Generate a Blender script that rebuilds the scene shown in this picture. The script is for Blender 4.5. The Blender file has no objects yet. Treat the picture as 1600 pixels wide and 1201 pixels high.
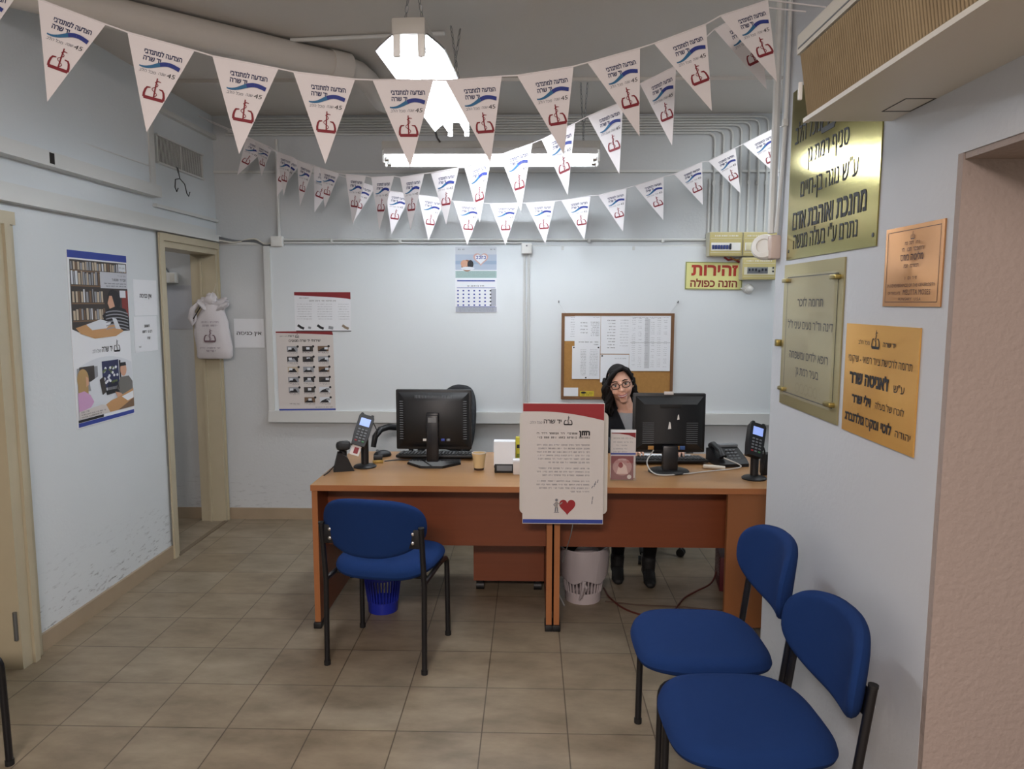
import bpy, bmesh, math, random
from math import pi, sin, cos, radians as R
from mathutils import Vector, Matrix, Euler
from mathutils.geometry import tessellate_polygon

sc = bpy.context.scene
COL = sc.collection

# ------------------------------------------------------------------ camera
f_px, pit, yaw, rol = 1154.5, R(6.368), R(-1.420), R(-0.118)
def view_dir(u, v):
    X = u*cos(rol)+v*sin(rol); U = -u*sin(rol)+v*cos(rol)
    Y = cos(pit)+U*sin(pit); Z = -sin(pit)+U*cos(pit)
    return Vector((X*cos(yaw)+Y*sin(yaw), -X*sin(yaw)+Y*cos(yaw), Z))
cd = bpy.data.cameras.new('camera'); cam = bpy.data.objects.new('camera', cd); COL.objects.link(cam)
cd.sensor_width = 36; cd.lens = f_px/1600*36; cd.sensor_fit = 'HORIZONTAL'; cd.clip_start = .02
fw = view_dir(0, 0).normalized(); rt = (view_dir(1, 0)-view_dir(0, 0)).normalized(); up = rt.cross(fw)
M = Matrix((rt, up, -fw)).transposed().to_4x4(); M.translation = (0, 0, 1.644)
cam.matrix_world = M
sc.camera = cam

# ------------------------------------------------------------------ world, lights, exposure
w = bpy.data.worlds.new('world'); sc.world = w; w.use_nodes = True
w.node_tree.nodes['Background'].inputs[0].default_value = (1.0, .93, .86, 1)
w.node_tree.nodes['Background'].inputs[1].default_value = .5
def area(name, loc, rot, sx, sy, power, col):
    l = bpy.data.lights.new(name, 'AREA'); l.shape = 'RECTANGLE'; l.size = sx; l.size_y = sy
    l.energy = power; l.color = col
    o = bpy.data.objects.new(name, l); o.location = loc; o.rotation_euler = rot; COL.objects.link(o)
    return o
# the room goes on behind the camera; its light there is assumed, with no fittings built
area('assumed_entrance_light', (-.4, -1.3, 2.75), (R(14), 0, 0), 1.2, .5, 170, (1, .86, .80))  # unseen lamp assumed behind the camera from the warm light on the pennants
area('assumed_doorway_light', (1.9, .9, 2.3), (0, R(55), R(-10)), .8, .8, 3, (1, .84, .74))  # unseen lamp assumed beyond the right opening from the warm tone of the jamb
area('added_corridor_light', (-3.2, 4.6, 2.4), (0, 0, 0), .5, .5, 5, (1, .94, .92))  # unseen bare light added to brighten the corridor
area('alcove_fill_light', (1.66, 4.35, 2.93), (0, 0, 0), .5, 1.2, 16, (.93, .97, 1))  # unseen fill added behind the pier to brighten the right of the white panel
TUBE_POWER = 57
TUBE_COL = (.90, .965, 1.04, 1)
vs = sc.view_settings
sc.display_settings.display_device = 'sRGB'
vs.view_transform = 'Standard'; vs.look = 'None'; vs.exposure = 0.0; vs.gamma = 1.0
vs.use_curve_mapping = False

# ------------------------------------------------------------------ materials
def srgb(h):
    h = h.lstrip('#'); c = [int(h[i:i+2], 16)/255 for i in (0, 2, 4)]
    return tuple(x/12.92 if x <= .04045 else ((x+.055)/1.055)**2.4 for x in c)
MATS = {}
def mat(name, col, rough=.6, metal=0, emit=0, bump=0, bscale=200, var=0, vscale=6, spec=.5, alpha=1, trans=0):
    if name in MATS: return MATS[name]
    m = bpy.data.materials.new(name); m.use_nodes = True; nt = m.node_tree
    b = nt.nodes['Principled BSDF']
    c = srgb(col) if isinstance(col, str) else col
    b.inputs['Base Color'].default_value = (*c, 1)
    b.inputs['Roughness'].default_value = rough; b.inputs['Metallic'].default_value = metal
    b.inputs['Specular IOR Level'].default_value = spec
    b.inputs['Transmission Weight'].default_value = trans
    b.inputs['Alpha'].default_value = alpha
    if emit:
        b.inputs['Emission Color'].default_value = (*c, 1); b.inputs['Emission Strength'].default_value = emit
    if bump or var:
        tc = nt.nodes.new('ShaderNodeTexCoord')
    if bump:
        n = nt.nodes.new('ShaderNodeTexNoise'); n.inputs['Scale'].default_value = bscale; n.inputs['Detail'].default_value = 3
        nt.links.new(tc.outputs['Object'], n.inputs['Vector'])
        bp = nt.nodes.new('ShaderNodeBump'); bp.inputs['Strength'].default_value = bump; bp.inputs['Distance'].default_value = .004
        nt.links.new(n.outputs['Fac'], bp.inputs['Height']); nt.links.new(bp.outputs['Normal'], b.inputs['Normal'])
    if var:
        n = nt.nodes.new('ShaderNodeTexNoise'); n.inputs['Scale'].default_value = vscale; n.inputs['Detail'].default_value = 5
        nt.links.new(tc.outputs['Object'], n.inputs['Vector'])
        mx = nt.nodes.new('ShaderNodeMix'); mx.data_type = 'RGBA'
        mx.inputs[6].default_value = (*[x*(1-var) for x in c], 1); mx.inputs[7].default_value = (*[min(1, x*(1+var)) for x in c], 1)
        nt.links.new(n.outputs['Fac'], mx.inputs[0]); nt.links.new(mx.outputs[2], b.inputs['Base Color'])
    MATS[name] = m
    return m

def plaster(name, col, scuff_h=0, scuff=.5, bump=.25):
    m = mat(name, col, .75, bump=bump, bscale=55, var=.035, vscale=2.5, spec=.25)
    if scuff_h:                                                    # old shoe and chair scuffs near the floor
        nt = m.node_tree; b = nt.nodes['Principled BSDF']
        src = b.inputs['Base Color'].links[0].from_socket
        tc = nt.nodes.new('ShaderNodeTexCoord')
        mp = nt.nodes.new('ShaderNodeMapping'); mp.inputs['Scale'].default_value = (13, 13, 55); mp.inputs['Rotation'].default_value = (R(25), R(25), 0)
        nt.links.new(tc.outputs['Object'], mp.inputs['Vector'])
        n = nt.nodes.new('ShaderNodeTexNoise'); n.inputs['Scale'].default_value = 1; n.inputs['Detail'].default_value = 6; n.inputs['Roughness'].default_value = .65
        nt.links.new(mp.outputs['Vector'], n.inputs['Vector'])
        r = nt.nodes.new('ShaderNodeMapRange'); r.inputs[1].default_value = .56; r.inputs[2].default_value = .68
        nt.links.new(n.outputs['Fac'], r.inputs[0])
        sp = nt.nodes.new('ShaderNodeSeparateXYZ'); nt.links.new(tc.outputs['Object'], sp.inputs[0])
        h = nt.nodes.new('ShaderNodeMapRange'); h.inputs[1].default_value = scuff_h; h.inputs[2].default_value = scuff_h*.25
        h.inputs[3].default_value = 0; h.inputs[4].default_value = scuff
        nt.links.new(sp.outputs['Z'], h.inputs[0])
        k = nt.nodes.new('ShaderNodeMath'); k.operation = 'MULTIPLY'
        nt.links.new(r.outputs[0], k.inputs[0]); nt.links.new(h.outputs[0], k.inputs[1])
        mx = nt.nodes.new('ShaderNodeMix'); mx.data_type = 'RGBA'; mx.inputs[7].default_value = (.10, .10, .11, 1)
        nt.links.new(k.outputs[0], mx.inputs[0]); nt.links.new(src, mx.inputs[6]); nt.links.new(mx.outputs[2], b.inputs['Base Color'])
    return m

def floor_mat():
    m = bpy.data.materials.new('floor_tile'); m.use_nodes = True; nt = m.node_tree; b = nt.nodes['Principled BSDF']
    tc = nt.nodes.new('ShaderNodeTexCoord')
    mp = nt.nodes.new('ShaderNodeMapping'); mp.inputs['Location'].default_value = (2.1597+3.3, -2.6708+6.6, 0)
    nt.links.new(tc.outputs['Object'], mp.inputs['Vector'])
    br = nt.nodes.new('ShaderNodeTexBrick'); br.offset = 0; br.squash = 1
    br.inputs['Scale'].default_value = 1; br.inputs['Brick Width'].default_value = .33; br.inputs['Row Height'].default_value = .33
    br.inputs['Mortar Size'].default_value = .0028; br.inputs['Mortar Smooth'].default_value = .3; br.inputs['Bias'].default_value = 0
    br.inputs['Color1'].default_value = (*srgb('#887f71'), 1); br.inputs['Color2'].default_value = (*srgb('#827665'), 1)
    br.inputs['Mortar'].default_value = (*srgb('#554b3f'), 1)
    nt.links.new(mp.outputs['Vector'], br.inputs['Vector'])
    n = nt.nodes.new('ShaderNodeTexNoise'); n.inputs['Scale'].default_value = 4.5; n.inputs['Detail'].default_value = 8; n.inputs['Roughness'].default_value = .62
    mp2 = nt.nodes.new('ShaderNodeMapping'); mp2.inputs['Scale'].default_value = (.8, 1.6, 1); mp2.inputs['Rotation'].default_value = (0, 0, R(20))
    nt.links.new(tc.outputs['Object'], mp2.inputs['Vector']); nt.links.new(mp2.outputs['Vector'], n.inputs['Vector'])
    rp = nt.nodes.new('ShaderNodeValToRGB'); e = rp.color_ramp.elements
    e[0].position = .3; e[0].color = (.66, .62, .55, 1); e[1].position = .7; e[1].color = (1.22, 1.18, 1.11, 1)
    nt.links.new(n.outputs['Fac'], rp.inputs[0])
    mx = nt.nodes.new('ShaderNodeMix'); mx.data_type = 'RGBA'; mx.blend_type = 'MULTIPLY'; mx.inputs[0].default_value = 1
    nt.links.new(br.outputs['Color'], mx.inputs[6]); nt.links.new(rp.outputs[0], mx.inputs[7]); nt.links.new(mx.outputs[2], b.inputs['Base Color'])
    b.inputs['Roughness'].default_value = .42; b.inputs['Specular IOR Level'].default_value = .4
    bp = nt.nodes.new('ShaderNodeBump'); bp.inputs['Strength'].default_value = .4; bp.inputs['Distance'].default_value = .002; bp.invert = True
    nt.links.new(br.outputs['Fac'], bp.inputs['Height']); nt.links.new(bp.outputs['Normal'], b.inputs['Normal'])
    return m

def wood_mat(name, c1, c2, scale=(2, 30, 30)):
    m = mat(name, c1, .38, spec=.45); nt = m.node_tree; b = nt.nodes['Principled BSDF']
    tc = nt.nodes.new('ShaderNodeTexCoord'); mp = nt.nodes.new('ShaderNodeMapping'); mp.inputs['Scale'].default_value = scale
    n = nt.nodes.new('ShaderNodeTexNoise'); n.inputs['Scale'].default_value = 1.5; n.inputs['Detail'].default_value = 6
    nt.links.new(tc.outputs['Object'], mp.inputs['Vector']); nt.links.new(mp.outputs['Vector'], n.inputs['Vector'])
    mx = nt.nodes.new('ShaderNodeMix'); mx.data_type = 'RGBA'; mx.inputs[6].default_value = (*srgb(c1), 1); mx.inputs[7].default_value = (*srgb(c2), 1)
    nt.links.new(n.outputs['Fac'], mx.inputs[0]); nt.links.new(mx.outputs[2], b.inputs['Base Color'])
    return m

def pleat_mat():
    m = mat('grille_brown', '#a98d64', .8); nt = m.node_tree; b = nt.nodes['Principled BSDF']
    tc = nt.nodes.new('ShaderNodeTexCoord'); n = nt.nodes.new('ShaderNodeTexNoise'); n.inputs['Scale'].default_value = 7; n.inputs['Detail'].default_value = 6
    nt.links.new(tc.outputs['Object'], n.inputs['Vector'])
    mx = nt.nodes.new('ShaderNodeMix'); mx.data_type = 'RGBA'; mx.inputs[6].default_value = (*srgb('#706048'), 1); mx.inputs[7].default_value = (*srgb('#9a8a6c'), 1)
    nt.links.new(n.outputs['Fac'], mx.inputs[0]); nt.links.new(mx.outputs[2], b.inputs['Base Color'])
    return m

def brass(name, col, rough=.32, metal=1):                                   # brushed sheet: fine lengthwise grain
    m = mat(name, col, rough, metal=metal); nt = m.node_tree; b = nt.nodes['Principled BSDF']
    b.inputs['Anisotropic'].default_value = .5
    tc = nt.nodes.new('ShaderNodeTexCoord'); mp = nt.nodes.new('ShaderNodeMapping'); mp.inputs['Scale'].default_value = (2, 400, 1)
    n = nt.nodes.new('ShaderNodeTexNoise'); n.inputs['Scale'].default_value = 2
    nt.links.new(tc.outputs['Object'], mp.inputs['Vector']); nt.links.new(mp.outputs['Vector'], n.inputs['Vector'])
    bp = nt.nodes.new('ShaderNodeBump'); bp.inputs['Strength'].default_value = .05; bp.inputs['Distance'].default_value = .001
    nt.links.new(n.outputs['Fac'], bp.inputs['Height']); nt.links.new(bp.outputs['Normal'], b.inputs['Normal'])
    return m

WALL_L = plaster('paint_left_wall', '#cdd3d6', .46, .7)
WALL_B = plaster('paint_back_wall', '#c2c6c8', .45, .35)
WALL_R = plaster('paint_right_wall', '#bbbec2', .3, .2)
CEIL = plaster('paint_ceiling', '#c6c2bc', bump=.15)
JAMB = plaster('paint_jamb_warm_lit', '#978a83', bump=.9)  # pinkish paint, with the warm light on the jamb also put into its colour
BOARD = mat('white_board', '#d3d9dc', .42, var=.02, vscale=2)
TRIM = mat('white_trim', '#c9cbc9', .5)
BEIGE = mat('beige_gloss', '#b0a78f', .38, var=.06, vscale=9)
SKIRT = mat('skirting_tile', '#9a8a74', .4, var=.12, vscale=9)
FLOOR = floor_mat()
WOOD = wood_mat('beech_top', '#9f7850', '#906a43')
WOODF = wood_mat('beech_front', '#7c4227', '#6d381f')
WOODE = mat('beech_edge', '#9c6238', .4)
BLACK = mat('black_plastic', '#0e0f12', .48)
BLACKM = mat('black_metal', '#121216', .35, spec=.5)
RUBBER = mat('black_rubber', '#0d0d0e', .7)
BLUE = mat('blue_fabric', '#162f5e', .95, bump=.35, bscale=900, var=.05, vscale=30, spec=.15)
CHROME = mat('chrome', '#d5d5d5', .2, 1)
STEEL = mat('grey_steel', '#7d8082', .4, .8)
WHITEP = mat('white_plastic', '#dcdcd8', .45)
OFFW = mat('offwhite_plastic', '#cfcbc0', .5)
GREYP = mat('grey_plastic', '#6b6f73', .5)
PAPER = mat('paper_white', '#dfe2e6', .8)
PAPERW = mat('paper_warm', '#cbc5c1', .8)
INK = mat('ink_black', '#17171c', .7)
INKG = mat('ink_grey', '#6d6f76', .7)
NAVY = mat('ink_navy', '#1b2450', .7)
RIB1 = mat('ribbon_dark_blue', '#263580', .7)
RIB2 = mat('ribbon_mid_blue', '#2d668f', .7)
MAROON = mat('ink_maroon', '#7a1c28', .7)
RED = mat('print_red', '#8e1c22', .6)
DKRED = mat('print_dark_red', '#7e1a22', .6)
PBLUE = mat('print_blue', '#2c3f90', .6)
CLOTH = mat('pennant_white', '#dcd8da', .75)
CORK = mat('cork', '#a0763f', .9, var=.18, vscale=60)
CORKF = mat('cork_frame', '#6e4c2e', .6)
GOLD1 = brass('brass_pale', '#a3985a', .13)
GOLD2 = brass('brass_grey', '#a59a72', .38, .7)
GOLD3 = brass('brass_gold', '#d8a659', .42, .65)
GOLD4 = brass('copper_plate', '#bb8a5c', .45, .8)
PERSPEX = mat('clear_plate', '#f2f2ee', .05, alpha=.05)
SKIN = mat('skin', '#e3b39c', .55, var=.04, vscale=20)
HAIRM = mat('hair_dark', '#0f0a09', .75, bump=.5, bscale=150, spec=.25)
KNIT = mat('grey_knit', '#a9adb2', .9, bump=.4, bscale=300)
CARD = mat('navy_cardigan', '#12151d', .9, bump=.3, bscale=250)
TROU = mat('black_trousers', '#0f0f12', .9)
SCREEN = mat('lcd_blue', '#8fa6e8', .3, emit=.55)
MESHF = mat('mesh_fabric', '#23262b', .8, bump=.4, bscale=500)

# ------------------------------------------------------------------ mesh helpers
class MB:
    def __init__(s): s.v = []; s.f = []; s.mi = []; s.sm = []; s.mats = []
    def idx(s, m):
        if m not in s.mats: s.mats.append(m)
        return s.mats.index(m)
    def add(s, verts, faces, m, smooth=False, X=None):
        o = len(s.v); k = s.idx(m)
        s.v += [(X @ Vector(p)) if X else Vector(p) for p in verts]
        for f in faces: s.f.append(tuple(o+i for i in f)); s.mi.append(k); s.sm.append(smooth)
        return s
    def box(s, x0, x1, y0, y1, z0, z1, m, X=None):
        return s.add([(x0,y0,z0),(x1,y0,z0),(x1,y1,z0),(x0,y1,z0),(x0,y0,z1),(x1,y0,z1),(x1,y1,z1),(x0,y1,z1)],
                     [(0,3,2,1),(4,5,6,7),(0,1,5,4),(1,2,6,5),(2,3,7,6),(3,0,4,7)], m, False, X)
    def rbox(s, c, d, r, m, X=None, seg=2):
        bm = bmesh.new(); bmesh.ops.create_cube(bm, size=1)
        bmesh.ops.scale(bm, vec=d, verts=bm.verts); bmesh.ops.bevel(bm, geom=bm.edges[:], offset=min(r, min(d)*.49), segments=seg, profile=.5, affect='EDGES')
        bmesh.ops.translate(bm, vec=c, verts=bm.verts); bm.verts.index_update()
        s.add([v.co.copy() for v in bm.verts], [tuple(v.index for v in f.verts) for f in bm.faces], m, True, X); bm.free()
        return s
    def tube(s, pts, r, m, seg=10, X=None, cap=True, closed=False):
        pts = [Vector(p) for p in pts]; n = len(pts); rs = r if isinstance(r, (list, tuple)) else [r]*n
        V = []; N = None
        for i, p in enumerate(pts):
            a = pts[i-1] if (i or closed) else p; b = pts[(i+1) % n] if (i < n-1 or closed) else p
            t = (b-a).normalized()
            if N is None: N = t.orthogonal().normalized()
            N = (N-t*N.dot(t)).normalized(); B = t.cross(N)
            for j in range(seg):
                q = 2*pi*j/seg; V.append(p+(N*cos(q)+B*sin(q))*rs[i])
        F = []
        for i in range(n if closed else n-1):
            for j in range(seg):
                a = i*seg+j; b = i*seg+(j+1) % seg; k = ((i+1) % n)*seg
                F.append((a, b, k+(j+1) % seg, k+j))
        if cap and not closed: F.append(tuple(range(seg))[::-1]); F.append(tuple((n-1)*seg+j for j in range(seg)))
        return s.add(V, F, m, True, X)
    def lathe(s, prof, m, seg=24, X=None, smooth=True, close=True):
        V = []; F = []; n = len(prof)
        for r, z in prof:
            for j in range(seg): V.append((r*cos(2*pi*j/seg), r*sin(2*pi*j/seg), z))
        for i in range(n-1):
            for j in range(seg): F.append((i*seg+j, i*seg+(j+1) % seg, (i+1)*seg+(j+1) % seg, (i+1)*seg+j))
        if close:
            F.append(tuple(range(seg))[::-1]); F.append(tuple((n-1)*seg+j for j in range(seg)))
        return s.add(V, F, m, smooth, X)
    def prism(s, poly, z0, z1, m, X=None, smooth=False):
        n = len(poly); V = [(x, y, z0) for x, y in poly]+[(x, y, z1) for x, y in poly]
        return s.add(V, [tuple(range(n))[::-1], tuple(range(n, 2*n))]+[(i, (i+1) % n, n+(i+1) % n, n+i) for i in range(n)], m, smooth, X)
    def sphere(s, c, r, m, X=None, seg=16, rings=10):
        r = r if isinstance(r, (tuple, list)) else (r, r, r)
        V = [(c[0], c[1], c[2]+r[2])]; F = []
        for i in range(1, rings):
            t = pi*i/rings
            for j in range(seg): V.append((c[0]+r[0]*sin(t)*cos(2*pi*j/seg), c[1]+r[1]*sin(t)*sin(2*pi*j/seg), c[2]+r[2]*cos(t)))
        V.append((c[0], c[1], c[2]-r[2])); e = len(V)-1
        for j in range(seg): F.append((0, 1+j, 1+(j+1) % seg)); F.append((e, 1+(rings-2)*seg+(j+1) % seg, 1+(rings-2)*seg+j))
        for i in range(rings-2):
            for j in range(seg): a = 1+i*seg; F.append((a+j, a+seg+j, a+seg+(j+1) % seg, a+(j+1) % seg))
        return s.add(V, F, m, True, X)
    def build(s, name, parent=None, loc=(0,0,0), rot=(0,0,0), fn=None, soft=False):
        me = bpy.data.meshes.new(name)
        me.from_pydata([fn(v) if fn else v for v in s.v], [], s.f)
        for m in s.mats: me.materials.append(m)
        me.polygons.foreach_set('material_index', s.mi); me.polygons.foreach_set('use_smooth', s.sm)
        me.update()
        if any(s.sm) and not soft: me.set_sharp_from_angle(angle=R(42))
        o = bpy.data.objects.new(name, me); COL.objects.link(o); o.location = loc; o.rotation_euler = rot
        if parent: o.parent = parent
        return o

def T(x, y, z): return Matrix.Translation((x, y, z))
def E(x, y, z): return Euler((R(x), R(y), R(z))).to_matrix().to_4x4()

def tag(o, label, cat, group=None):
    o['label'] = label; o['category'] = cat
    if group: o['group'] = group
    return o
def thing(name, label, cat, loc=(0,0,0), rz=0, group=None):
    o = bpy.data.objects.new(name, None); COL.objects.link(o); o.empty_display_size = .05
    o.location = loc; o.rotation_euler = (0, 0, R(rz))
    return tag(o, label, cat, group)
def struct(name, mb, label=None, parent=None):
    o = mb.build(name, parent)
    if not parent: o['kind'] = 'structure'
    return o

# ------------------------------------------------------------------ lettering
_cache = {}
def glyphs(body):
    if body in _cache: return _cache[body]
    cu = bpy.data.curves.new('txt', 'FONT'); cu.body = body; cu.size = 1; cu.resolution_u = 2; cu.fill_mode = 'NONE'; cu.dimensions = '3D'
    o = bpy.data.objects.new('txt', cu); COL.objects.link(o)
    dg = bpy.context.evaluated_depsgraph_get(); dg.update()
    m = bpy.data.meshes.new_from_object(o.evaluated_get(dg))
    adj = {}
    for e in m.edges:
        a, b = e.vertices; adj.setdefault(a, []).append(b); adj.setdefault(b, []).append(a)
    seen = set(); loops = []
    for s0 in adj:
        if s0 in seen: continue
        ch = [s0]; seen.add(s0); cur = s0
        while True:
            nx = [k for k in adj[cur] if k not in seen]
            if not nx: break
            cur = nx[0]; seen.add(cur); ch.append(cur)
        loops.append([(m.vertices[i].co.x, m.vertices[i].co.y) for i in ch])
    bpy.data.objects.remove(o); bpy.data.meshes.remove(m); bpy.data.curves.remove(cu)
    _cache[body] = loops
    return loops
def sarea(p): return .5*sum(p[i-1][0]*p[i][1]-p[i][0]*p[i-1][1] for i in range(len(p)))
def inside(pt, p):
    c = False
    for i in range(len(p)):
        (x1, y1), (x2, y2) = p[i-1], p[i]
        if (y1 > pt[1]) != (y2 > pt[1]) and pt[0] < (x2-x1)*(pt[1]-y1)/(y2-y1)+x1: c = not c
    return c
def grow(p, d):
    if not d: return p
    s = 1 if sarea(p) > 0 else -1; n = len(p); out = []
    for i in range(n):
        a = Vector(p[i-1]); b = Vector(p[i]); c = Vector(p[(i+1) % n])
        n1 = Vector((b.y-a.y, a.x-b.x)); n2 = Vector((c.y-b.y, b.x-c.x))
        if n1.length < 1e-9 or n2.length < 1e-9: out.append(p[i]); continue
        n1.normalize(); n2.normalize(); k = n1+n2
        k = k/max(.35, k.length_squared/2) if k.length > 1e-6 else n1
        q = b+k*d*s; out.append((q.x, q.y))
    return out

def spl(P, n=6):
    """smooth curve through the points"""
    P = [Vector(p) for p in P]; Q = [P[0]*2-P[1]]+P+[P[-1]*2-P[-2]]; out = []
    for i in range(1, len(Q)-2):
        for k in range(n):
            t = k/n; a, b, c, d = Q[i-1:i+3]
            out.append(.5*((2*b)+(c-a)*t+(2*a-5*b+4*c-d)*t*t+(3*b-a-3*c+d)*t**3))
    return out+[P[-1]]

class Flat:
    """a flat printed sheet, x right, y up, z towards the reader"""
    def __init__(s): s.mb = MB(); s.th = 0; s.k = 0
    def slab(s, x0, x1, y0, y1, th, m): s.mb.box(x0, x1, y0, y1, 0, th, m); s.th = th; return s
    def z(s, l):
        s.k = (s.k+1) % 9
        return s.th+.0005*l+.00004*s.k
    def poly(s, pts, m, l=1):
        z = s.z(l)
        if sarea(pts) < 0: pts = pts[::-1]
        tr = tessellate_polygon([[Vector((x, y, 0)) for x, y in pts]])
        V = [(x, y, z) for x, y in pts]; F = []
        for a, b, c in tr:
            ar = (V[b][0]-V[a][0])*(V[c][1]-V[a][1])-(V[c][0]-V[a][0])*(V[b][1]-V[a][1])
            F.append((a, b, c) if ar > 0 else (a, c, b))
        s.mb.add(V, F, m); return s
    def rect(s, x0, x1, y0, y1, m, l=1): return s.poly([(x0,y0),(x1,y0),(x1,y1),(x0,y1)], m, l)
    def ell(s, cx, cy, rx, ry, m, l=1, n=20): return s.poly([(cx+rx*cos(2*pi*i/n), cy+ry*sin(2*pi*i/n)) for i in range(n)], m, l)
    def stroke(s, pts, wd, m, l=1):
        P = [Vector(p) for p in pts]; n = len(P); W = wd if isinstance(wd, list) else [wd]*n; L = []; Rr = []
        for i in range(n):
            t = (P[min(i+1, n-1)]-P[max(i-1, 0)]).normalized(); q = Vector((-t.y, t.x))*W[i]/2
            L.append(P[i]+q); Rr.append(P[i]-q)
        for i in range(n-1):
            s.poly([tuple(L[i]), tuple(Rr[i]), tuple(Rr[i+1]), tuple(L[i+1])], m, l)
        return s
    def text(s, body, x, y, size, m, l=2, align='C', bold=0, width=None, slant=0, heb=True):
        b = body
        if heb:
            b = body[::-1].translate(str.maketrans('()', ')('))
        Lp = [grow(p, bold) for p in glyphs(b)]
        if not Lp: return s
        xs = [q[0] for p in Lp for q in p]; x0, x1 = min(xs), max(xs)
        k = size; kx = width/(x1-x0) if width else size
        ox = x-{'L': x0*kx, 'C': (x0+x1)/2*kx, 'R': x1*kx}[align]
        A = [sarea(p) for p in Lp]; own = {}
        for i in range(len(Lp)):                                   # a counter-wound ring wholly within another is its hole
            for j in range(len(Lp)):
                if i != j and A[i]*A[j] < 0 and abs(A[i]) < abs(A[j]) and all(inside(q, Lp[j]) for q in Lp[i]): own[i] = j
        for i in range(len(Lp)):
            if i in own: continue
            z = s.z(l); hs = [Lp[h] for h in own if own[h] == i]
            rings = [Lp[i]]+hs; flat = [q for r_ in rings for q in r_]
            tr = tessellate_polygon([[Vector((q[0], q[1], 0)) for q in r_] for r_ in rings])
            V = [(ox+q[0]*kx+slant*q[1]*k, y+q[1]*k, z) for q in flat]; F = []
            for a, b_, c in tr:
                ar = (V[b_][0]-V[a][0])*(V[c][1]-V[a][1])-(V[c][0]-V[a][0])*(V[b_][1]-V[a][1])
                F.append((a, b_, c) if ar > 0 else (a, c, b_))
            s.mb.add(V, F, m)
        return s
    def lines(s, x0, x1, y, h, m, l=2, rng=random, align='R'):   # print too small to read: word-sized marks
        x = x1
        while x > x0:
            wd = rng.uniform(2.2, 6.5)*h
            if x-wd < x0: wd = x-x0
            if wd > h:
                n = max(1, int(wd/(h*.82))); b = h*.2
                for i in range(n):
                    a = x-wd*(i+1)/n; e = x-wd*(i+.24)/n; q = rng.random()
                    if q < .18: s.rect(e-b*1.1, e, y+h*(.45 if q < .08 else 0), y+h, m, l); continue
                    s.rect(a, e, y+h-b, y+h, m, l); s.rect(e-b, e, y, y+h-b, m, l)
                    if q > .62: s.rect(a, a+b, y, y+h*.7, m, l)
                    elif q > .40: s.rect(a, e-b, y, y+b, m, l)
            x -= wd+h*.9
        return s
    def emblem(s, cx, cy, k, m, l=2):                              # staff with a snake over an open bracket
        f = lambda pts: [(cx+x*k, cy+y*k) for x, y in pts]
        s.poly(f([(-.46,-.46),(.46,-.46),(.5,-.30),(-.5,-.30)]), m, l)
        for q in (-1, 1):
            pts = [(q*.46,-.38),(q*.47,-.2),(q*.43,.0),(q*.36,.12),(q*.2,.14)]
            s.stroke(f(pts), [.13*k,.11*k,.10*k,.09*k,.05*k], m, l)
        s.stroke(f([(0,-.34),(.02,.2),(.05,.66)]), [.07*k,.07*k,.06*k], m, l)
        s.stroke(f([(-.02,.42),(.10,.52),(.24,.50)]), [.07*k,.06*k,.03*k], m, l)
        s.stroke(f([(.13*sin(t*2.1), -.28+t*.16) for t in [i*.35 for i in range(14)]]), .035*k, m, l)
        return s
    def build(s, name, parent=None, loc=(0,0,0), rot=(0,0,0), fn=None): return s.mb.build(name, parent, loc, rot, fn)
BACK = (R(90), 0, 0); LEFT = (R(90), 0, R(90)); RIGHT = (R(90), 0, R(-90))
rng = random.Random(7)

# ================================================================== setting
CZ = 2.97
struct('floor', MB().box(-4.2, 3.2, -2.6, 5.6, -.1, 0, FLOOR))
struct('ceiling', MB().box(-4.2, 3.2, -2.6, 5.6, CZ, CZ+.1, CEIL))
struct('wall_back', MB().box(-4.2, 2.2, 5.44, 5.6, 0, CZ, WALL_B))
mb = MB()                                                          # left wall with two door openings
mb.box(-2.45, -2.3, -2.6, 2.3, 0, CZ, WALL_L).box(-2.45, -2.3, 3.12, 4.58, 0, 2.055, WALL_L)
mb.box(-2.45, -2.3, 2.3, 3.12, 2.0, 2.055, WALL_L)
mb.box(-2.45, -2.3, 5.40, 5.44, 0, 2.055, WALL_L)
mb.box(-2.45, -2.3, 2.3, 5.44, 2.055, CZ, WALL_L).box(-2.45, -2.3, 4.58, 5.40, 2.03, 2.055, WALL_L)
struct('wall_left', mb)
mb = MB().box(-2.3, -2.265, -2.6, 4.50, 2.33, CZ, WALL_L)         # the upper part stands a little proud
mb.box(-2.2651, -2.255, 4.44, 4.50, 2.336, 2.80, TRIM)
struct('trim_1', mb)
struct('trim_9', MB().box(-2.2352, -2.2335, 3.47, 3.505, 2.28, 2.33, mat('gap_dark', '#1c1815', .9)).box(-2.236, -2.2332, 3.505, 3.525, 2.268, 2.336, TRIM))
struct('trim_2', MB().box(-2.3, -2.235, -2.6, 4.52, 2.268, 2.336, TRIM))
struct('trim_3', MB().box(-2.3, -2.25, -2.6, 5.40, 2.072, 2.116, TRIM).box(-2.3, -2.288, -2.6, 5.40, 2.116, 2.16, TRIM))
struct('trim_4', MB().box(-2.3, -2.275, 4.53, 5.43, 2.215, 2.235, TRIM))
struct('wall_corridor', MB().box(-4.2, -4.1, 3.3, 5.44, 0, CZ, WALL_B).box(-4.2, -2.45, 3.2, 3.3, 0, CZ, WALL_B))
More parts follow.
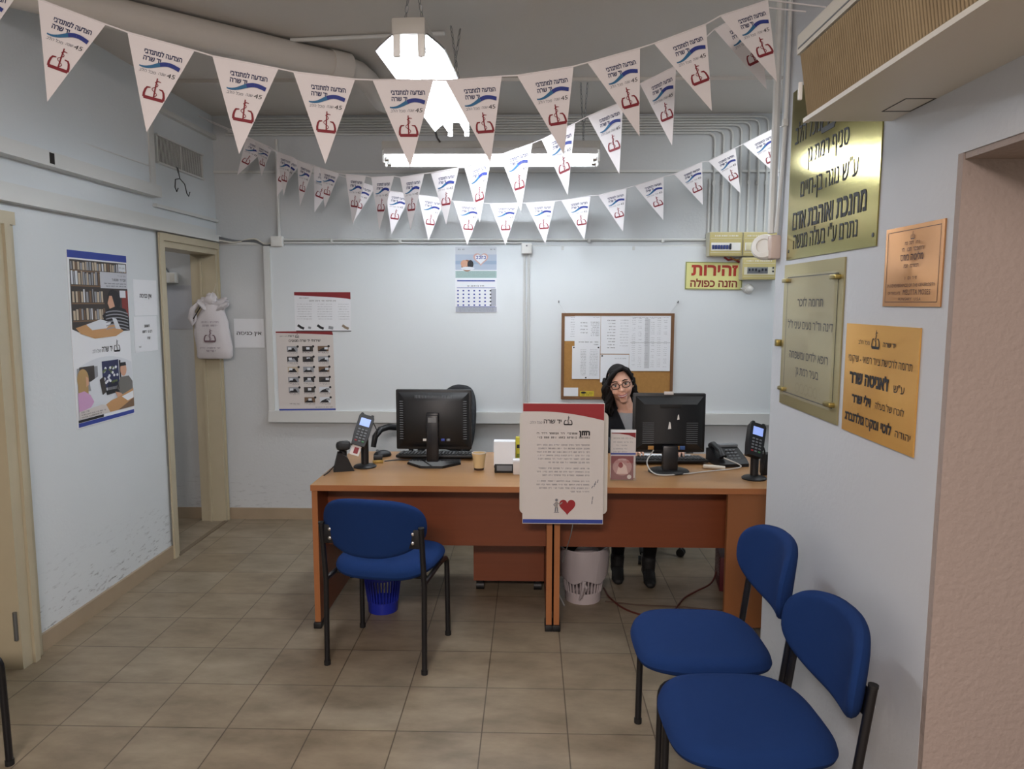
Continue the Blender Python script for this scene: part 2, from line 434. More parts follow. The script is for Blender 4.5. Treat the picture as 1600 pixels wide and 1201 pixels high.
# right wall: white pier, lintel over the opening, jamb
mb = MB().box(1.03, 2.2, 1.86, 3.17, 0, CZ, WALL_R).box(1.03, 2.2, 1.84, 1.86, 2.0, CZ, WALL_R)
mb.box(1.03, 1.26, -2.6, 1.84, 2.0, CZ, WALL_R)
struct('wall_right', mb)
struct('wall_jamb', MB().box(1.0305, 1.42, 1.838, 1.862, 0, 2.0, JAMB).box(1.034, 1.26, -.5, 1.84, 1.985, 2.0, JAMB))
struct('wall_alcove', MB().box(2.1, 2.2, 3.17, 5.44, 0, CZ, WALL_B))
struct('wall_side_room', MB().box(3.1, 3.2, -2.6, 1.86, 0, CZ, JAMB))
# skirting
struct('baseboard_left', MB().box(-2.3, -2.285, 3.26, 4.56, 0, .085, SKIRT))
struct('baseboard_back', MB().box(-2.28, 2.1, 5.425, 5.44, 0, .085, SKIRT).box(-4.1, -2.46, 5.425, 5.44, 0, .085, SKIRT))
# big blanked-off panel with a ledge on the back wall
mb = MB().box(-1.90, 1.95, 5.415, 5.44, .80, 2.045, BOARD).box(-1.945, -1.90, 5.40, 5.44, .80, 2.045, TRIM)
mb.box(-1.945, 1.95, 5.385, 5.44, .752, .835, TRIM)
struct('window_1', mb)
struct('trim_5', MB().box(-2.3, -1.84, 5.43, 5.44, 2.055, 2.075, TRIM).box(-2.3, 2.1, 5.425, 5.44, 2.565, 2.582, TRIM))
struct('trim_6', MB().box(-2.28, 2.1, 4.57, 4.60, CZ-.02, CZ, CEIL))
struct('trim_7', MB().box(-2.30, -2.27, 3.0, 5.44, 2.80, 2.83, TRIM))

# door 1: opening with beige lining in the far left corner
def door_frame(y0, y1, ztop, name, deep=.17):
    mb = MB()
    for a, b in ((y0-.012, y0+.03), (y1-.03, y1+.012)): mb.box(-2.3-deep, -2.285, a, b, 0, ztop-.035, BEIGE)
    mb.box(-2.3-deep, -2.285, y0-.012, y1+.012, ztop-.035, ztop+.015, BEIGE)
    mb.box(-2.2849, -2.272, y0-.055, y0-.005, 0, ztop+.005, BEIGE).box(-2.2849, -2.272, y1+.002, y1+.012, 0, ztop+.005, BEIGE)
    mb.box(-2.2849, -2.270, y0-.055, y1+.012, ztop+.005, ztop+.05, BEIGE)
    mb.box(-2.40, -2.385, y1-.045, y1-.0301, 0, ztop-.0351, BEIGE)
    return struct(name, mb)
door_frame(4.595, 5.395, 2.015, 'door_1')
struct('trim_8', MB().box(-2.30, -2.27, 4.6, 5.36, 0, .006, mat('threshold', '#6f6251', .6)))
mb = MB()                                                          # door 2: beige frame at the left edge of the view
mb.box(-2.45, -2.268, 3.10, 3.165, 0, 1.974, BEIGE).box(-2.30, -2.255, 3.1651, 3.20, 0, 1.974, BEIGE).box(-2.30, -2.275, 3.2001, 3.245, 0, 1.974, BEIGE)
mb.box(-2.30, -2.262, 2.25, 3.245, 1.9741, 2.03, BEIGE)
d2 = struct('door_2', mb)
MB().box(-2.42, -2.38, 2.3, 3.09, .01, 1.97, BEIGE).build('door_leaf', d2)
h = MB().tube([(-2.285, 3.093, .14), (-2.285, 3.093, .27)], .009, STEEL)
h.build('hinge', d2)

# fat drain pipe below the ceiling, with its elbow
o = MB()
pp = [Vector((-2.29, 2.93, 2.895)), Vector((-1.02, 4.10, 2.895))]
o.tube(pp, .068, CEIL, 20).tube([pp[1]-Vector((.05,.046,0)), pp[1]+Vector((.03,.03,0))], .078, CEIL, 20)
el = [pp[1]+Vector((.0,.0,0)), pp[1]+Vector((.07,.10,-.005)), pp[1]+Vector((.09,.25,-.005)), Vector((-.93, 4.75, 2.885)), Vector((-.93, 4.88, 2.905)), Vector((-.93, 4.95, 2.975))]
o.tube(el, .062, CEIL, 18)
tag(o.build('drain_pipe'), 'thick painted drain pipe running slantwise under the ceiling', 'pipe')

# conduits
def conduit(pts, r, label, group=None, clips=()):
    o = MB().tube(pts, r, TRIM, 8)
    for c in clips: o.rbox(c, (.022, .022, .03), .004, TRIM)
    return tag(o.build('conduit'), label, 'conduit', group)
def bend(p, a, b, rad, n=5):
    p, a, b = Vector(p), Vector(a), Vector(b)
    s = p+(a-p).normalized()*rad; e = p+(b-p).normalized()*rad
    return [tuple((1-t)**2*s+2*t*(1-t)*p+t*t*e) for t in [i/n for i in range(n+1)]]
for i in range(7):
    X = 1.30+.062*i; Z = 2.835+.0185*i; Y = 5.425
    pts = [(-2.2+.02*i, Y, Z)]+bend((X, Y, Z), (0, Y, Z), (X, Y, 0), .055)+[(X, Y-.012*(i % 2), 2.5), (X, Y, 2.14)]
    od = ['leftmost', 'second', 'third', 'fourth', 'fifth', 'sixth', 'rightmost'][i]
    conduit(pts, .0085, f'{od} of seven white conduits bending down to the fuse panels', 'conduits above the fuse panels', [(X, 5.428, 2.49)])
conduit([(1.272, 5.43, 2.52), (1.272, 5.43, 2.14)], .008, 'short white conduit left of the seven that drop to the fuse panels')
conduit([(-1.835, 5.43, 2.80), (-1.835, 5.43, 2.11)], .013, 'white conduit rising on the back wall from the left junction box')
conduit([(-1.81, 5.43, 2.092), (1.26, 5.43, 2.092)], .009, 'long horizontal white conduit along the top of the white panel', None, [(-1.45, 5.43, 2.085), (-.95, 5.43, 2.085), (.42, 5.43, 2.085), (.95, 5.43, 2.085)])
conduit([(-1.81, 5.43, 2.069), (-.06, 5.43, 2.069)], .008, 'lower horizontal white conduit between the two junction boxes')
conduit([(.01, 5.43, 2.045), (.6, 5.43, 2.035), (1.26, 5.43, 2.052)], .008, 'lower white conduit from the centre junction box to the fuse panels', None, [(.23, 5.425, 2.03), (.74, 5.425, 2.03)])
conduit([(-.045, 5.41, 2.0), (-.045, 5.40, .84)], .009, 'left one of two vertical white conduits below the centre junction box', None, [(-.045, 5.412, 1.63), (-.045, 5.412, 1.06)])
conduit([(-.015, 5.41, 2.0), (-.015, 5.40, .84)], .009, 'right one of two vertical white conduits below the centre junction box', None, [(-.015, 5.412, 1.63), (-.015, 5.412, 1.06)])
conduit([(1.0, 3.15, CZ), (1.0, 3.15, 1.93)], .016, 'thick white conduit down the corner of the right wall to the bell')
conduit([(1.018, 3.085, CZ), (1.018, 3.085, 2.4), (1.018, 3.10, 2.2), (1.01, 3.12, 1.93)], .009, 'thin white pipe beside the thick conduit above the bell', None, [(1.016, 3.085, 2.36)])
conduit([(-1.22, 3.88, CZ-.012), (-.43, 3.80, CZ-.012)], .010, 'thin white conduit on the ceiling from the drain pipe to the chained lamp')
conduit([(-2.28, 3.2, 2.44), (-2.255, 4.5, 2.44)], .004, 'thin wire stapled along the upper left wall')
o = MB().rbox((-1.845, 5.415, 2.078), (.085, .05, .075), .006, WHITEP); tag(o.build('junction_box'), 'white junction box at the top left corner of the white panel', 'junction box')
o = MB().rbox((-.03, 5.40, 2.026), (.075, .05, .075), .006, WHITEP).tube([(-.03, 5.373, 2.045), (-.03, 5.37, 2.045)], .006, STEEL); tag(o.build('junction_box'), 'white junction box above the middle of the white panel by the calendar', 'junction box')
o = MB()
for k in range(3):
    o.tube(spl([(-2.25, 5.36, 2.105-.012*k), (-2.16, 5.42, 2.085-.006*k), (-2.02, 5.425, 2.078+.01*k), (-1.94, 5.425, 2.05+.004*k), (-1.87, 5.42, 2.055+.008*k)]), .006, [GREYP, STEEL, OFFW][k], 6)
tag(o.build('cable_bundle'), 'sagging grey cable bundle from the left wall to the junction box', 'cable')

# vent grille with its wire hanger
t = thing('vent_grille', 'slatted vent grille high on the left wall above the corridor door', 'vent', (-2.3, 4.915, 2.58))
MB().box(0, .006, -.315, .315, -.085, .075, mat('vent_dark', '#0e0d0c', .9)).build('backing', t)
o = MB()
for a, b in ((-.325, -.31), (.305, .32), (-.01, .004)): o.box(0, .012, a, b, -.0849, .0699, TRIM)
o.box(0, .022, -.325, .32, .07, .08, TRIM).box(0, .022, -.325, .32, -.095, -.085, TRIM); o.build('frame', t)
o = MB()
for k in range(40):
    y = -.30+.0153*k
    if abs(y) < .012: continue
    o.box(.006, .0085, y, y+.0045, -.0849, .0699, TRIM, None)
o.build('slats', t)
o = MB().tube([(-2.27, 4.80, 2.50), (-2.26, 4.80, 2.46)], .004, STEEL, 6)
o.tube([(-2.262, 4.80, 2.495), (-2.255, 4.80, 2.445), (-2.25, 4.795, 2.425)], .0028, BLACKM, 6)
o.tube([(-2.25, 4.795, 2.425), (-2.25, 4.735, 2.41), (-2.25, 4.725, 2.36), (-2.25, 4.745, 2.335), (-2.25, 4.765, 2.36)], .0032, BLACKM, 6)
o.tube([(-2.25, 4.795, 2.425), (-2.25, 4.86, 2.40), (-2.25, 4.885, 2.345), (-2.25, 4.91, 2.33), (-2.25, 4.93, 2.36)], .0032, BLACKM, 6)
tag(o.build('wire_hook'), 'bent dark wire hook hanging under the vent grille', 'hook')

# ================================================================== lamps
def tube_mat():
    m = bpy.data.materials.new('tube_glow'); m.use_nodes = True; b = m.node_tree.nodes['Principled BSDF']
    b.inputs['Base Color'].default_value = (.9, .9, .9, 1); b.inputs['Emission Color'].default_value = TUBE_COL; b.inputs['Emission Strength'].default_value = TUBE_POWER
    return m
GLOW = tube_mat()
REFL = mat('lamp_enamel', '#dedede', .35)
LAMPB = mat('lamp_body', '#a7a59f', .5)
def lamp(label, loc, rz, L, tilt, chain, tz):
    t = thing('fluorescent_lamp', label, 'lamp', loc, rz)
    X = E(tilt, 0, 0)                                              # lamp runs along local x
    MB().rbox((0, 0, .075), (L, .115, .055), .006, LAMPB, X).build('body', t)
    o = MB(); V = []; pr = [(-.118, .0), (-.1, .018), (-.06, .05), (.06, .05), (.1, .018), (.118, .0), (.121, .004), (.102, .024), (.062, .056), (-.062, .056), (-.102, .024), (-.121, .004)]
    n = len(pr)
    for x in (-L/2+.02, L/2-.02): V += [(x, y, z) for y, z in pr]
    o.add(V, [(i, (i+1) % n, n+(i+1) % n, n+i) for i in range(n)], REFL, False, X).build('reflector', t)
    for y in (-.042, .042):
        tb = MB().tube([(-L/2+.045, y, tz), (L/2-.045, y, tz)], .0135, GLOW, 12, X).build('fluorescent_tube', t)
        for s_ in (-1, 1): MB().tube([(s_*(L/2-.046), y, tz), (s_*(L/2-.022), y, tz)], .0142, CHROME, 10, X).build('tube_cap', tb)
        for s_ in (-1, 1):
            MB().rbox((s_*(L/2-.012), y, .018), (.016, .026, .085), .006, WHITEP, X).build('lampholder', t)
    for s_ in (-1, 1):
        e = MB(); base = X @ Vector((s_*(L/2-.1), 0, .10)); top = Vector((s_*(L/2-.1), 0, chain))
        for q in (-1, 1):
            a = base+Vector((0, .035*q, 0)); b = top+Vector((.02*q, -.02*q, 0)); N = max(4, int((b-a).length/.026))
            for k in range(N):
                c = a+(b-a)*((k+.5)/N); d = (b-a).normalized(); pz = d.orthogonal().normalized() if k % 2 else d.cross(d.orthogonal()).normalized()
                lk = [c+d*.015*cos(u)+pz*.0055*sin(u) for u in [2*pi*i/8 for i in range(8)]]
                e.tube(lk, .0016, STEEL, 5, closed=True)
        e.build('chain', t)
    return t
lamp('chain-hung two-tube fluorescent lamp pointing away, nearest the ceiling centre', (-.392, 3.225, 2.495), 87.7, 1.25, 0, CZ-2.497, .008)
lamp('wide two-tube fluorescent lamp facing the viewer, behind the pennants', (-.245, 4.62, 2.50), 0, 1.32, -8, CZ-2.502, -.006)
o = MB().tube(spl([(-.40, 3.86, 2.6), (-.42, 3.95, 2.63), (-.52, 4.1, 2.62), (-.55, 4.4, 2.60), (-.55, 4.56, 2.60)]), .006, BLACK, 6)
tag(o.build('lamp_cable'), 'dark cable looping between the two fluorescent lamps', 'cable')

# ================================================================== pennants
FL = [[[[-1.755,2.317,2.635],[-1.571,2.344,2.583],[-1.731,2.32,2.351]],[[-1.519,2.352,2.567],[-1.328,2.381,2.501],[-1.508,2.354,2.26]],[[-1.266,2.39,2.481],[-1.069,2.42,2.434],[-1.223,2.397,2.177]],[[-1.016,2.428,2.42],[-0.815,2.458,2.389],[-0.945,2.438,2.117]],[[-0.77,2.464,2.381],[-0.576,2.494,2.365],[-0.676,2.479,2.092]],[[-0.521,2.502,2.365],[-0.325,2.531,2.372],[-0.403,2.519,2.086]],[[-0.285,2.537,2.372],[-0.1,2.565,2.393],[-0.138,2.559,2.107]],[[-0.049,2.573,2.397],[0.141,2.601,2.434],[0.111,2.597,2.143]],[[0.188,2.608,2.448],[0.368,2.635,2.503],[0.372,2.636,2.212]],[[0.416,2.642,2.52],[0.596,2.669,2.591],[0.624,2.674,2.303]],[[0.645,2.677,2.62],[0.814,2.702,2.681],[0.856,2.708,2.408]]],
  [[[0.716,3.058,2.709],[0.848,2.957,2.756],[0.893,2.923,2.441]],[[0.457,3.254,2.56],[0.588,3.155,2.602],[0.584,3.159,2.286]],[[0.25,3.412,2.466],[0.394,3.302,2.502],[0.384,3.31,2.198]],[[0.047,3.566,2.399],[0.198,3.451,2.447],[0.168,3.474,2.131]],[[-0.154,3.719,2.359],[0.005,3.598,2.389],[-0.046,3.637,2.076]],[[-0.34,3.86,2.324],[-0.197,3.751,2.36],[-0.251,3.793,2.041]],[[-0.533,4.007,2.323],[-0.371,3.884,2.328],[-0.438,3.935,2.046]],[[-0.722,4.151,2.324],[-0.571,4.036,2.325],[-0.654,4.099,2.032]],[[-0.912,4.295,2.348],[-0.759,4.178,2.336],[-0.857,4.254,2.046]],[[-1.092,4.432,2.389],[-0.947,4.321,2.36],[-1.044,4.396,2.093]],[[-1.283,4.577,2.452],[-1.139,4.467,2.399],[-1.252,4.553,2.209]],[[-1.466,4.716,2.524],[-1.333,4.615,2.466],[-1.44,4.697,2.235]],[[-1.638,4.847,2.6],[-1.497,4.74,2.544],[-1.583,4.805,2.317]],[[-1.83,4.993,2.695],[-1.682,4.88,2.619],[-1.776,4.952,2.465]]],
  [[[1.422,5.15,2.701],[1.639,5.15,2.809],[1.665,5.15,2.487]],[[1.195,5.15,2.589],[1.371,5.15,2.676],[1.416,5.15,2.377]],[[0.965,5.15,2.505],[1.152,5.15,2.585],[1.165,5.15,2.301]],[[0.703,5.15,2.429],[0.896,5.15,2.488],[0.899,5.15,2.199]],[[0.457,5.15,2.366],[0.647,5.15,2.413],[0.627,5.15,2.122]],[[0.206,5.15,2.332],[0.405,5.15,2.362],[0.366,5.15,2.066]],[[-0.038,5.15,2.316],[0.162,5.15,2.328],[0.099,5.15,2.04]],[[-0.283,5.15,2.312],[-0.082,5.15,2.316],[-0.174,5.15,2.031]],[[-0.531,5.15,2.329],[-0.327,5.15,2.316],[-0.438,5.15,2.031]],[[-0.774,5.15,2.372],[-0.59,5.15,2.346],[-0.703,5.15,2.062]],[[-0.998,5.15,2.403],[-0.822,5.15,2.377],[-0.959,5.15,2.105]],[[-1.234,5.15,2.48],[-1.064,5.15,2.424],[-1.218,5.15,2.192]],[[-1.487,5.15,2.57],[-1.313,5.15,2.501],[-1.487,5.15,2.253]],[[-1.74,5.15,2.664],[-1.566,5.15,2.592],[-1.746,5.15,2.361]],[[-1.944,5.15,2.763],[-1.792,5.15,2.694],[-2.016,5.15,2.503]]],]
def flag_template():
    F = Flat()
    V = []; Fc = []; n = 10
    for i in range(n+1):
        t = i/n; V += [(-.1*(1-t)+.2*(1-t)*j/6, -.285*t, 0) for j in range(7)]
    for i in range(n):
        for j in range(6): a = i*7+j; Fc.append((a, a+7, a+8, a+1))
    F.mb.add(V, Fc, CLOTH, True)
    F.text('הצדעה למתנדבי', .013, -.047, .021, NAVY, 2, 'C', .03, .112)
    F.text('יד שרה', -.043, -.0675, .021, NAVY, 2, 'L', .03, .052)
    ws = [(-.050+.0058*i, -.082+.0085*sin((i-8)/20*2*pi*.9)+.0006*i) for i in range(21)]
    F.stroke([(-.049, -.086)]+ws[:11], [.003]+[.004+.0009*i for i in range(11)], RIB2, 3)
    F.stroke(ws[10:], [.013]*11, RIB1, 4)
    F.text('מכל הלב', -.026, -.104, .013, INKG, 2, 'C', .0, .048, .25)
    F.text('שנה', .017, -.102, .013, INKG, 2, 'C', .0, .02, .25)
    F.text('45', .043, -.104, .019, INK, 2, 'C', .0, .024, .2, heb=False)
    F.emblem(.004, -.155, .062, MAROON)
    return F.mb
FT = flag_template()
gar = [('string of big white pennants nearest the camera across the room', 'pennant_bunting'),
       ('string of white pennants slanting from the right corner to the far left', 'pennant_bunting'),
       ('lowest string of small white pennants just before the back wall', 'pennant_bunting')]
ends = [((-2.27, 2.25, 2.80), (1.028, 2.74, 2.67)), ((-2.27, 5.3, 2.90), (1.0, 2.86, 2.70)), ((-2.27, 5.16, 2.90), (2.09, 5.15, 2.88))]
for gi, flags in enumerate(FL):
    t = thing(gar[gi][1], gar[gi][0], 'bunting')
    pts = []
    fl = sorted(flags, key=lambda f: f[0][0])
    for a, b, c in fl:
        for p in (a, b):
            if not pts or p[0] > pts[-1][0]: pts.append(tuple(p))
    if gi == 0: pts = [p for p in pts if p[0] > -2.25]
    MB().tube([ends[gi][0]]+pts+[ends[gi][1]], .0026, CLOTH, 6).build('string', t)
    for k, (a, b, c) in enumerate(fl):
        a, b, c = Vector(a), Vector(b), Vector(c); m_ = (a+b)/2; ux = (b-a)/.2; uy = (m_-c)/.285; nz = ux.cross(uy).normalized()
        ph = rng.uniform(0, 6); am = rng.uniform(.003, .007)*(-1 if k % 2 else 1)
        fn = lambda v: m_+ux*v.x+uy*v.y+nz*(v.z+am*sin(16*v.x+ph)*(-v.y/.285)+.006*(-v.y/.285))
        FT.build('pennant', t, fn=fn)

# ================================================================== blue chairs
def cushion(outline, th, mat_, n=64, rings=12, bendf=None, dome=.0, flat=.86):
    """soft pad: outline(theta) gives (x, y); thickness th falls off towards the rim"""
    V = []; F = []
    for side in (1, -1):
        for k in range(rings+1):
            r = k/rings; rr = 1-(1-r)**1.6 if r < 1 else 1
            t = (1-max(0, (rr-flat)/(1-flat))**2.2)**.5 if rr < 1 else 0
            for j in range(n):
                x, y = outline(2*pi*j/n); V.append((x*rr, y*rr, side*th/2*t+(dome*(1-rr*rr) if side > 0 else 0)))
    for sd in (0, 1):
        o = sd*(rings+1)*n
        for k in range(rings):
            for j in range(n):
                q = (o+k*n+j, o+k*n+(j+1) % n, o+(k+1)*n+(j+1) % n, o+(k+1)*n+j)
                F.append(q[::-1] if sd == 0 else q)
    m = MB(); m.add([bendf(Vector(v)) if bendf else v for v in V], F, mat_, True)
    return m
def sup(a, b, e, top=1, skew=0):
    def f(t):
        c, s = cos(t), sin(t)
        x = a*abs(c)**(2/e)*(1 if c > 0 else -1); y = b*abs(s)**(2/e)*(1 if s > 0 else -1)
        return (x*(1+skew*y/b), y)
    return f
def blue_chair(label, loc, rz, lift=0.0, group='blue waiting chairs'):
    t = thing('visitor_chair', label, 'chair', loc, rz, group)
    # seat: broad rounded pad, front edge rolled down
    def sb(v):
        d = max(0, v.y-.13); return Vector((v.x, v.y+.012, v.z+.452-d*d*2.2-.10*v.x*v.x+(.0 if v.y > -.1 else -(v.y+.1)**2*1.2)))
    cushion(sup(.236, .232, 3.2, skew=.02), .062, BLUE, bendf=sb, flat=.78).build('seat', t, soft=True)
    # backrest: wide pad curved round the sitter, tapering at its foot
    def outl(th):
        c, s = cos(th), sin(th)
        x = .242*abs(c)**(2/2.7)*(1 if c > 0 else -1); y = (.135 if s > 0 else .135)*abs(s)**(2/(2.6 if s > 0 else 2.9))*(1 if s > 0 else -1)
        if y < 0: x *= 1-.17*(abs(y)/.135)**2
        return (x, y)
    def bb(v):
        z = .665+lift+v.y
        return Vector((v.x, -.257+v.z+1.35*v.x*v.x-.10*(v.y+.1), z))
    bk = cushion(outl, .048, BLUE, bendf=bb, flat=.82)
    b = bk.build('backrest', t, soft=True)
    for s in (-1, 1):
        fl_ = MB().tube([(s*.225, .185, .012), (s*.223, .182, .33)]+bend((s*.222, .182, .408), (s*.222, .182, .2), (s*.222, 0, .408), .05)+[(s*.222, .05, .412)], .0125, BLACKM, 10).build('leg', t)
        MB().tube([(s*.225, .185, 0), (s*.225, .185, .02)], .015, RUBBER, 10).build('foot_cap', fl_)
        rl = MB().tube([(s*.231, -.215, .012), (s*.231, -.205, .40), (s*.231, -.240, .672)], .0125, BLACKM, 10)
        rl.tube([(s*.231, -.2395, .668), (s*.231, -.2402, .676)], .0135, RUBBER, 10); rl = rl.build('leg', t)
        MB().tube([(s*.231, -.215, 0), (s*.231, -.215, .02)], .015, RUBBER, 10).build('foot_cap', rl)
        MB().tube([(s*.222, .05, .412), (s*.228, -.205, .405)], .0115, BLACKM, 8).build('seat_rail', t)
        br = MB().rbox((s*.203, -.2365, .622+lift*.6), (.058, .006, .085), .003, BLACKM, T(0,0,0)).build('back_bracket', t)
        for z in (.645, .605): MB().sphere((s*.192, -.2405, z+lift*.6), (.009, .005, .009), CHROME, None, 10, 6).build('bolt', br)
    c = MB().tube([(-.222, .09, .405), (.222, .09, .405)], .010, BLACKM, 8).tube([(-.228, -.11, .405), (.228, -.11, .405)], .010, BLACKM, 8); c.build('cross_bar', t)
    return t
blue_chair('blue fabric chair with its back to the viewer, facing the desks', (-.655, 3.36, 0), -9.6)
blue_chair('blue fabric chair against the right wall, nearer the desks', (.615, 2.53, 0), 90, .045)
blue_chair('blue fabric chair against the right wall, nearest the camera', (.632, 2.035, 0), 92, -.012)
blue_chair('blue fabric chair cut off by the left edge of the view', (-2.035, 2.20, 0), -90)

# ================================================================== desks
def desk(label, x0, x1, wide=None):
    xc = (x0+x1)/2; t = thing('office_desk', label, 'desk', (xc, 3.55, 0)); a, b = x0-xc, x1-xc
    o = MB().box(a, b, 0, .84, .716, .742, WOOD); o.box(a, b, -.002, .0, .714, .743, WOODE); o.build('tabletop', t)
    for s in (a+.002, b-.030):
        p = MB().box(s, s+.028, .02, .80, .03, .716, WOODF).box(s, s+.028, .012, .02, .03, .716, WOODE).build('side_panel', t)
        q = MB()
        for y in (.05, .74): q.rbox((s+.014, y, .016), (.04, .10, .032), .004, BLACK)
        q.build('foot', p)
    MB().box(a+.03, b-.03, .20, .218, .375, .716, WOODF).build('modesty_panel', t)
    if wide: MB().box(wide-xc, b-.0301, .013, .041, .03, .716, mat('beech_panel', '#85532e', .4)).build('corner_panel', t)
    return t
desk('left beech desk with the paper cup and keyboard on it', -1.085, .115)
desk('right beech desk where the woman sits, against the right wall', .121, 1.32, .972)

t = thing('drawer_pedestal', 'wooden drawer pedestal on castors under the left desk', 'cabinet', (-.117, 4.30, 0))
MB().box(-.20, .20, -.24, .24, .065, .56, WOODF).build('body', t)
for k in range(3):
    d = MB().box(-.196, .196, .24, .256, .07+.163*k, .07+.163*k+.158, WOOD).build('drawer', t)
    MB().tube([(-.05, .258, .15+.163*k), (-.045, .275, .15+.163*k), (.045, .275, .15+.163*k), (.05, .258, .15+.163*k)], .004, CHROME, 6).build('handle', d)
for x in (-.165, .165):
    for y in (-.2, .2): MB().tube([(x-.022, y, .025), (x+.022, y, .025)], .025, BLACK, 14).rbox((x, y, .055), (.03, .03, .02), .004, BLACK).build('castor', t)

# ================================================================== office chairs
def office_chair(label, loc, rz, backz=1.08, arms=True, seatz=.47, bw=.225, aw=1.0):
    t = thing('office_chair', label, 'chair', loc, rz)              # faces local -y (towards the desk)
    for k in range(5):
        a = 2*pi*k/5+.9
        c, s = cos(a), sin(a)
        lg = MB().tube([(c*.03, s*.03, .10), (c*.15, s*.15, .095), (c*.27, s*.27, .07)], [.024, .02, .014], BLACK, 8).build('base_arm', t)
        q = MB()
        for d in (-.014, .014): q.tube([(c*.27-s*(d-.008), s*.27+c*(d-.008), .027), (c*.27-s*(d+.008), s*.27+c*(d+.008), .027)], .027, BLACK, 14)
        q.tube([(c*.27, s*.27, .03), (c*.27, s*.27, .075)], .006, STEEL, 6); q.build('castor', lg)
    MB().tube([(0,0,.08),(0,0,.25)], .028, BLACK, 14).tube([(0,0,.25),(0,0,seatz-.05)], .018, STEEL, 12).rbox((0, 0, seatz-.05), (.16, .2, .03), .008, BLACK).build('gas_column', t)
    cushion(sup(.245, .24, 3.4), .075, MESHF, bendf=lambda v: Vector((v.x, v.y-.01, v.z+seatz)), flat=.75).build('seat', t)
    h = backz-.60; zc = (backz+.60)/2
    def ol(th):
        c, s = cos(th), sin(th)
        x = bw*abs(c)**(2/2.8)*(1 if c > 0 else -1); y = h/2*abs(s)**(2/3)*(1 if s > 0 else -1)
        return (x*(1-.22*(y/(h/2))*(1 if y > 0 else .1)), y)
    cushion(ol, .05, MESHF, bendf=lambda v: Vector((v.x, .245-v.z-.9*v.x*v.x+.14*(v.y), zc+v.y)), flat=.8).build('backrest', t)
    MB().tube([(0, .10, seatz-.05), (0, .26, seatz-.03), (0, .29, .62), (0, .28, .78)], .02, BLACK, 10).build('back_stem', t)
    if arms:
        for s in (-1, 1):
            MB().tube([(s*.20, .06, seatz-.03), (s*.285*aw, .05, seatz+.01), (s*.30*aw, .02, seatz+.15), (s*.295*aw, -.04, seatz+.215), (s*.285*aw, -.14, seatz+.235), (s*.275*aw, -.21, seatz+.225), (s*.27*aw, -.255, seatz+.18), (s*.27*aw, -.27, seatz+.11)], [.014, .016, .018, .021, .023, .023, .021, .018], BLACK, 10).build('armrest', t)
    return t
office_chair('empty dark office chair behind the left monitor', (-.68, 4.93, 0), -50, 1.07, True, .54, .26, 1.1)
office_chair('dark office chair the woman sits on', (.74, 4.80, 0), -4, 1.0)

# ================================================================== monitors, keyboards, mouse
def monitor(label, loc, rz, wd, ht, zc, base, depth=.05):
    t = thing('computer_monitor', label, 'monitor', loc, rz)        # back of the screen faces local -y
    o = MB().rbox((0, 0, zc), (wd, .026, ht), .006, BLACK)
    V = []
    for (fx, fz, y) in ((.47, .46, -.012), (.36, .33, -depth), ):
        V += [(-wd*fx, y, zc-ht*fz), (wd*fx, y, zc-ht*fz), (wd*fx, y, zc+ht*fz), (-wd*fx, y, zc+ht*fz)]
    o.add(V, [(0,1,5,4),(1,2,6,5),(2,3,7,6),(3,0,4,7),(4,5,6,7)], BLACK)
    o.build('housing', t)
    MB().box(-wd/2+.014, wd/2-.014, .0131, .0138, zc-ht/2+.016, zc+ht/2-.014, mat('screen_glass', '#3c4654', .15, emit=.12)).build('screen', t)
    v = MB(); vm = GREYP
    if base == 'hex':
        for s in (-1, 1):
            for k in range(17):
                z = zc-.105+.013*k; x = wd*.40*s; v.box(x-.017, x+.017, -.038, -.036+.006, z, z+.0032, vm, None)
        for k in range(26):
            x = -.10+.008*k; v.box(x, x+.003, -.040, -.034, zc+ht*.36, zc+ht*.41, vm)
    else:
        for s in (-1, 1):
            for k in range(11):
                z = zc-.105+.011*k; x = wd*.30*s; v.box(x-.03, x+.03, -depth-.0008, -depth+.001, z, z+.002, vm)
        v.rbox((0, -depth, zc+ht*.30), (.115, .004, .022), .002, RUBBER)
    v.build('vents', t)
    if base == 'hex':
        MB().rbox((0, -.072, zc-.095), (.066, .026, .26), .006, BLACKM).rbox((0, -.055, zc+.02), (.07, .03, .05), .006, BLACKM).box(-.022, .022, -.0862, -.085, zc-.005, zc+.022, STEEL).build('neck', t)
        b = [(-.15, -.02), (-.06, -.125), (.06, -.125), (.15, -.02), (.14, .08), (-.14, .08)]
        o = MB().prism(b, 0, .010, BLACK); b2 = [(x*.97, y*.97) for x, y in b]
        o.prism(b2, .010, .013, mat('gloss_black', '#1a1b1d', .12)); o.build('base', t)
    else:
        MB().rbox((0, -.06, .075), (.082, .04, .15), .008, BLACKM).build('neck', t)
        X = Matrix.Diagonal((1.25, 1, 1, 1)); X.translation = Vector((0, -.03, 0))
        MB().lathe([(.085, 0), (.088, .006), (.082, .014), (.05, .022), (0.02, .026)], BLACK, 32, X).build('base', t)
    return t
m1 = monitor('black computer monitor seen from behind on the left desk', (-.535, 4.06, .742), 0, .42, .335, .252, 'hex')
for x, m_ in ((-.045, WHITEP), (.055, PBLUE), (.085, GREYP)): MB().rbox((x, -.0535, .145), (.02, .006, .013), .001, m_).build('connector', m1)
m2 = monitor('black computer monitor with peeled stickers on the right desk', (.742, 3.93, .742), 0, .385, .318, .262, 'oval')
MB().prism([(.0, .0), (.017, .002), (.012, .036), (.006, .04)], 0, .0006, WHITEP, T(-.012, -.0508, .235) @ E(90, 0, 0)).build('torn_sticker', m2)
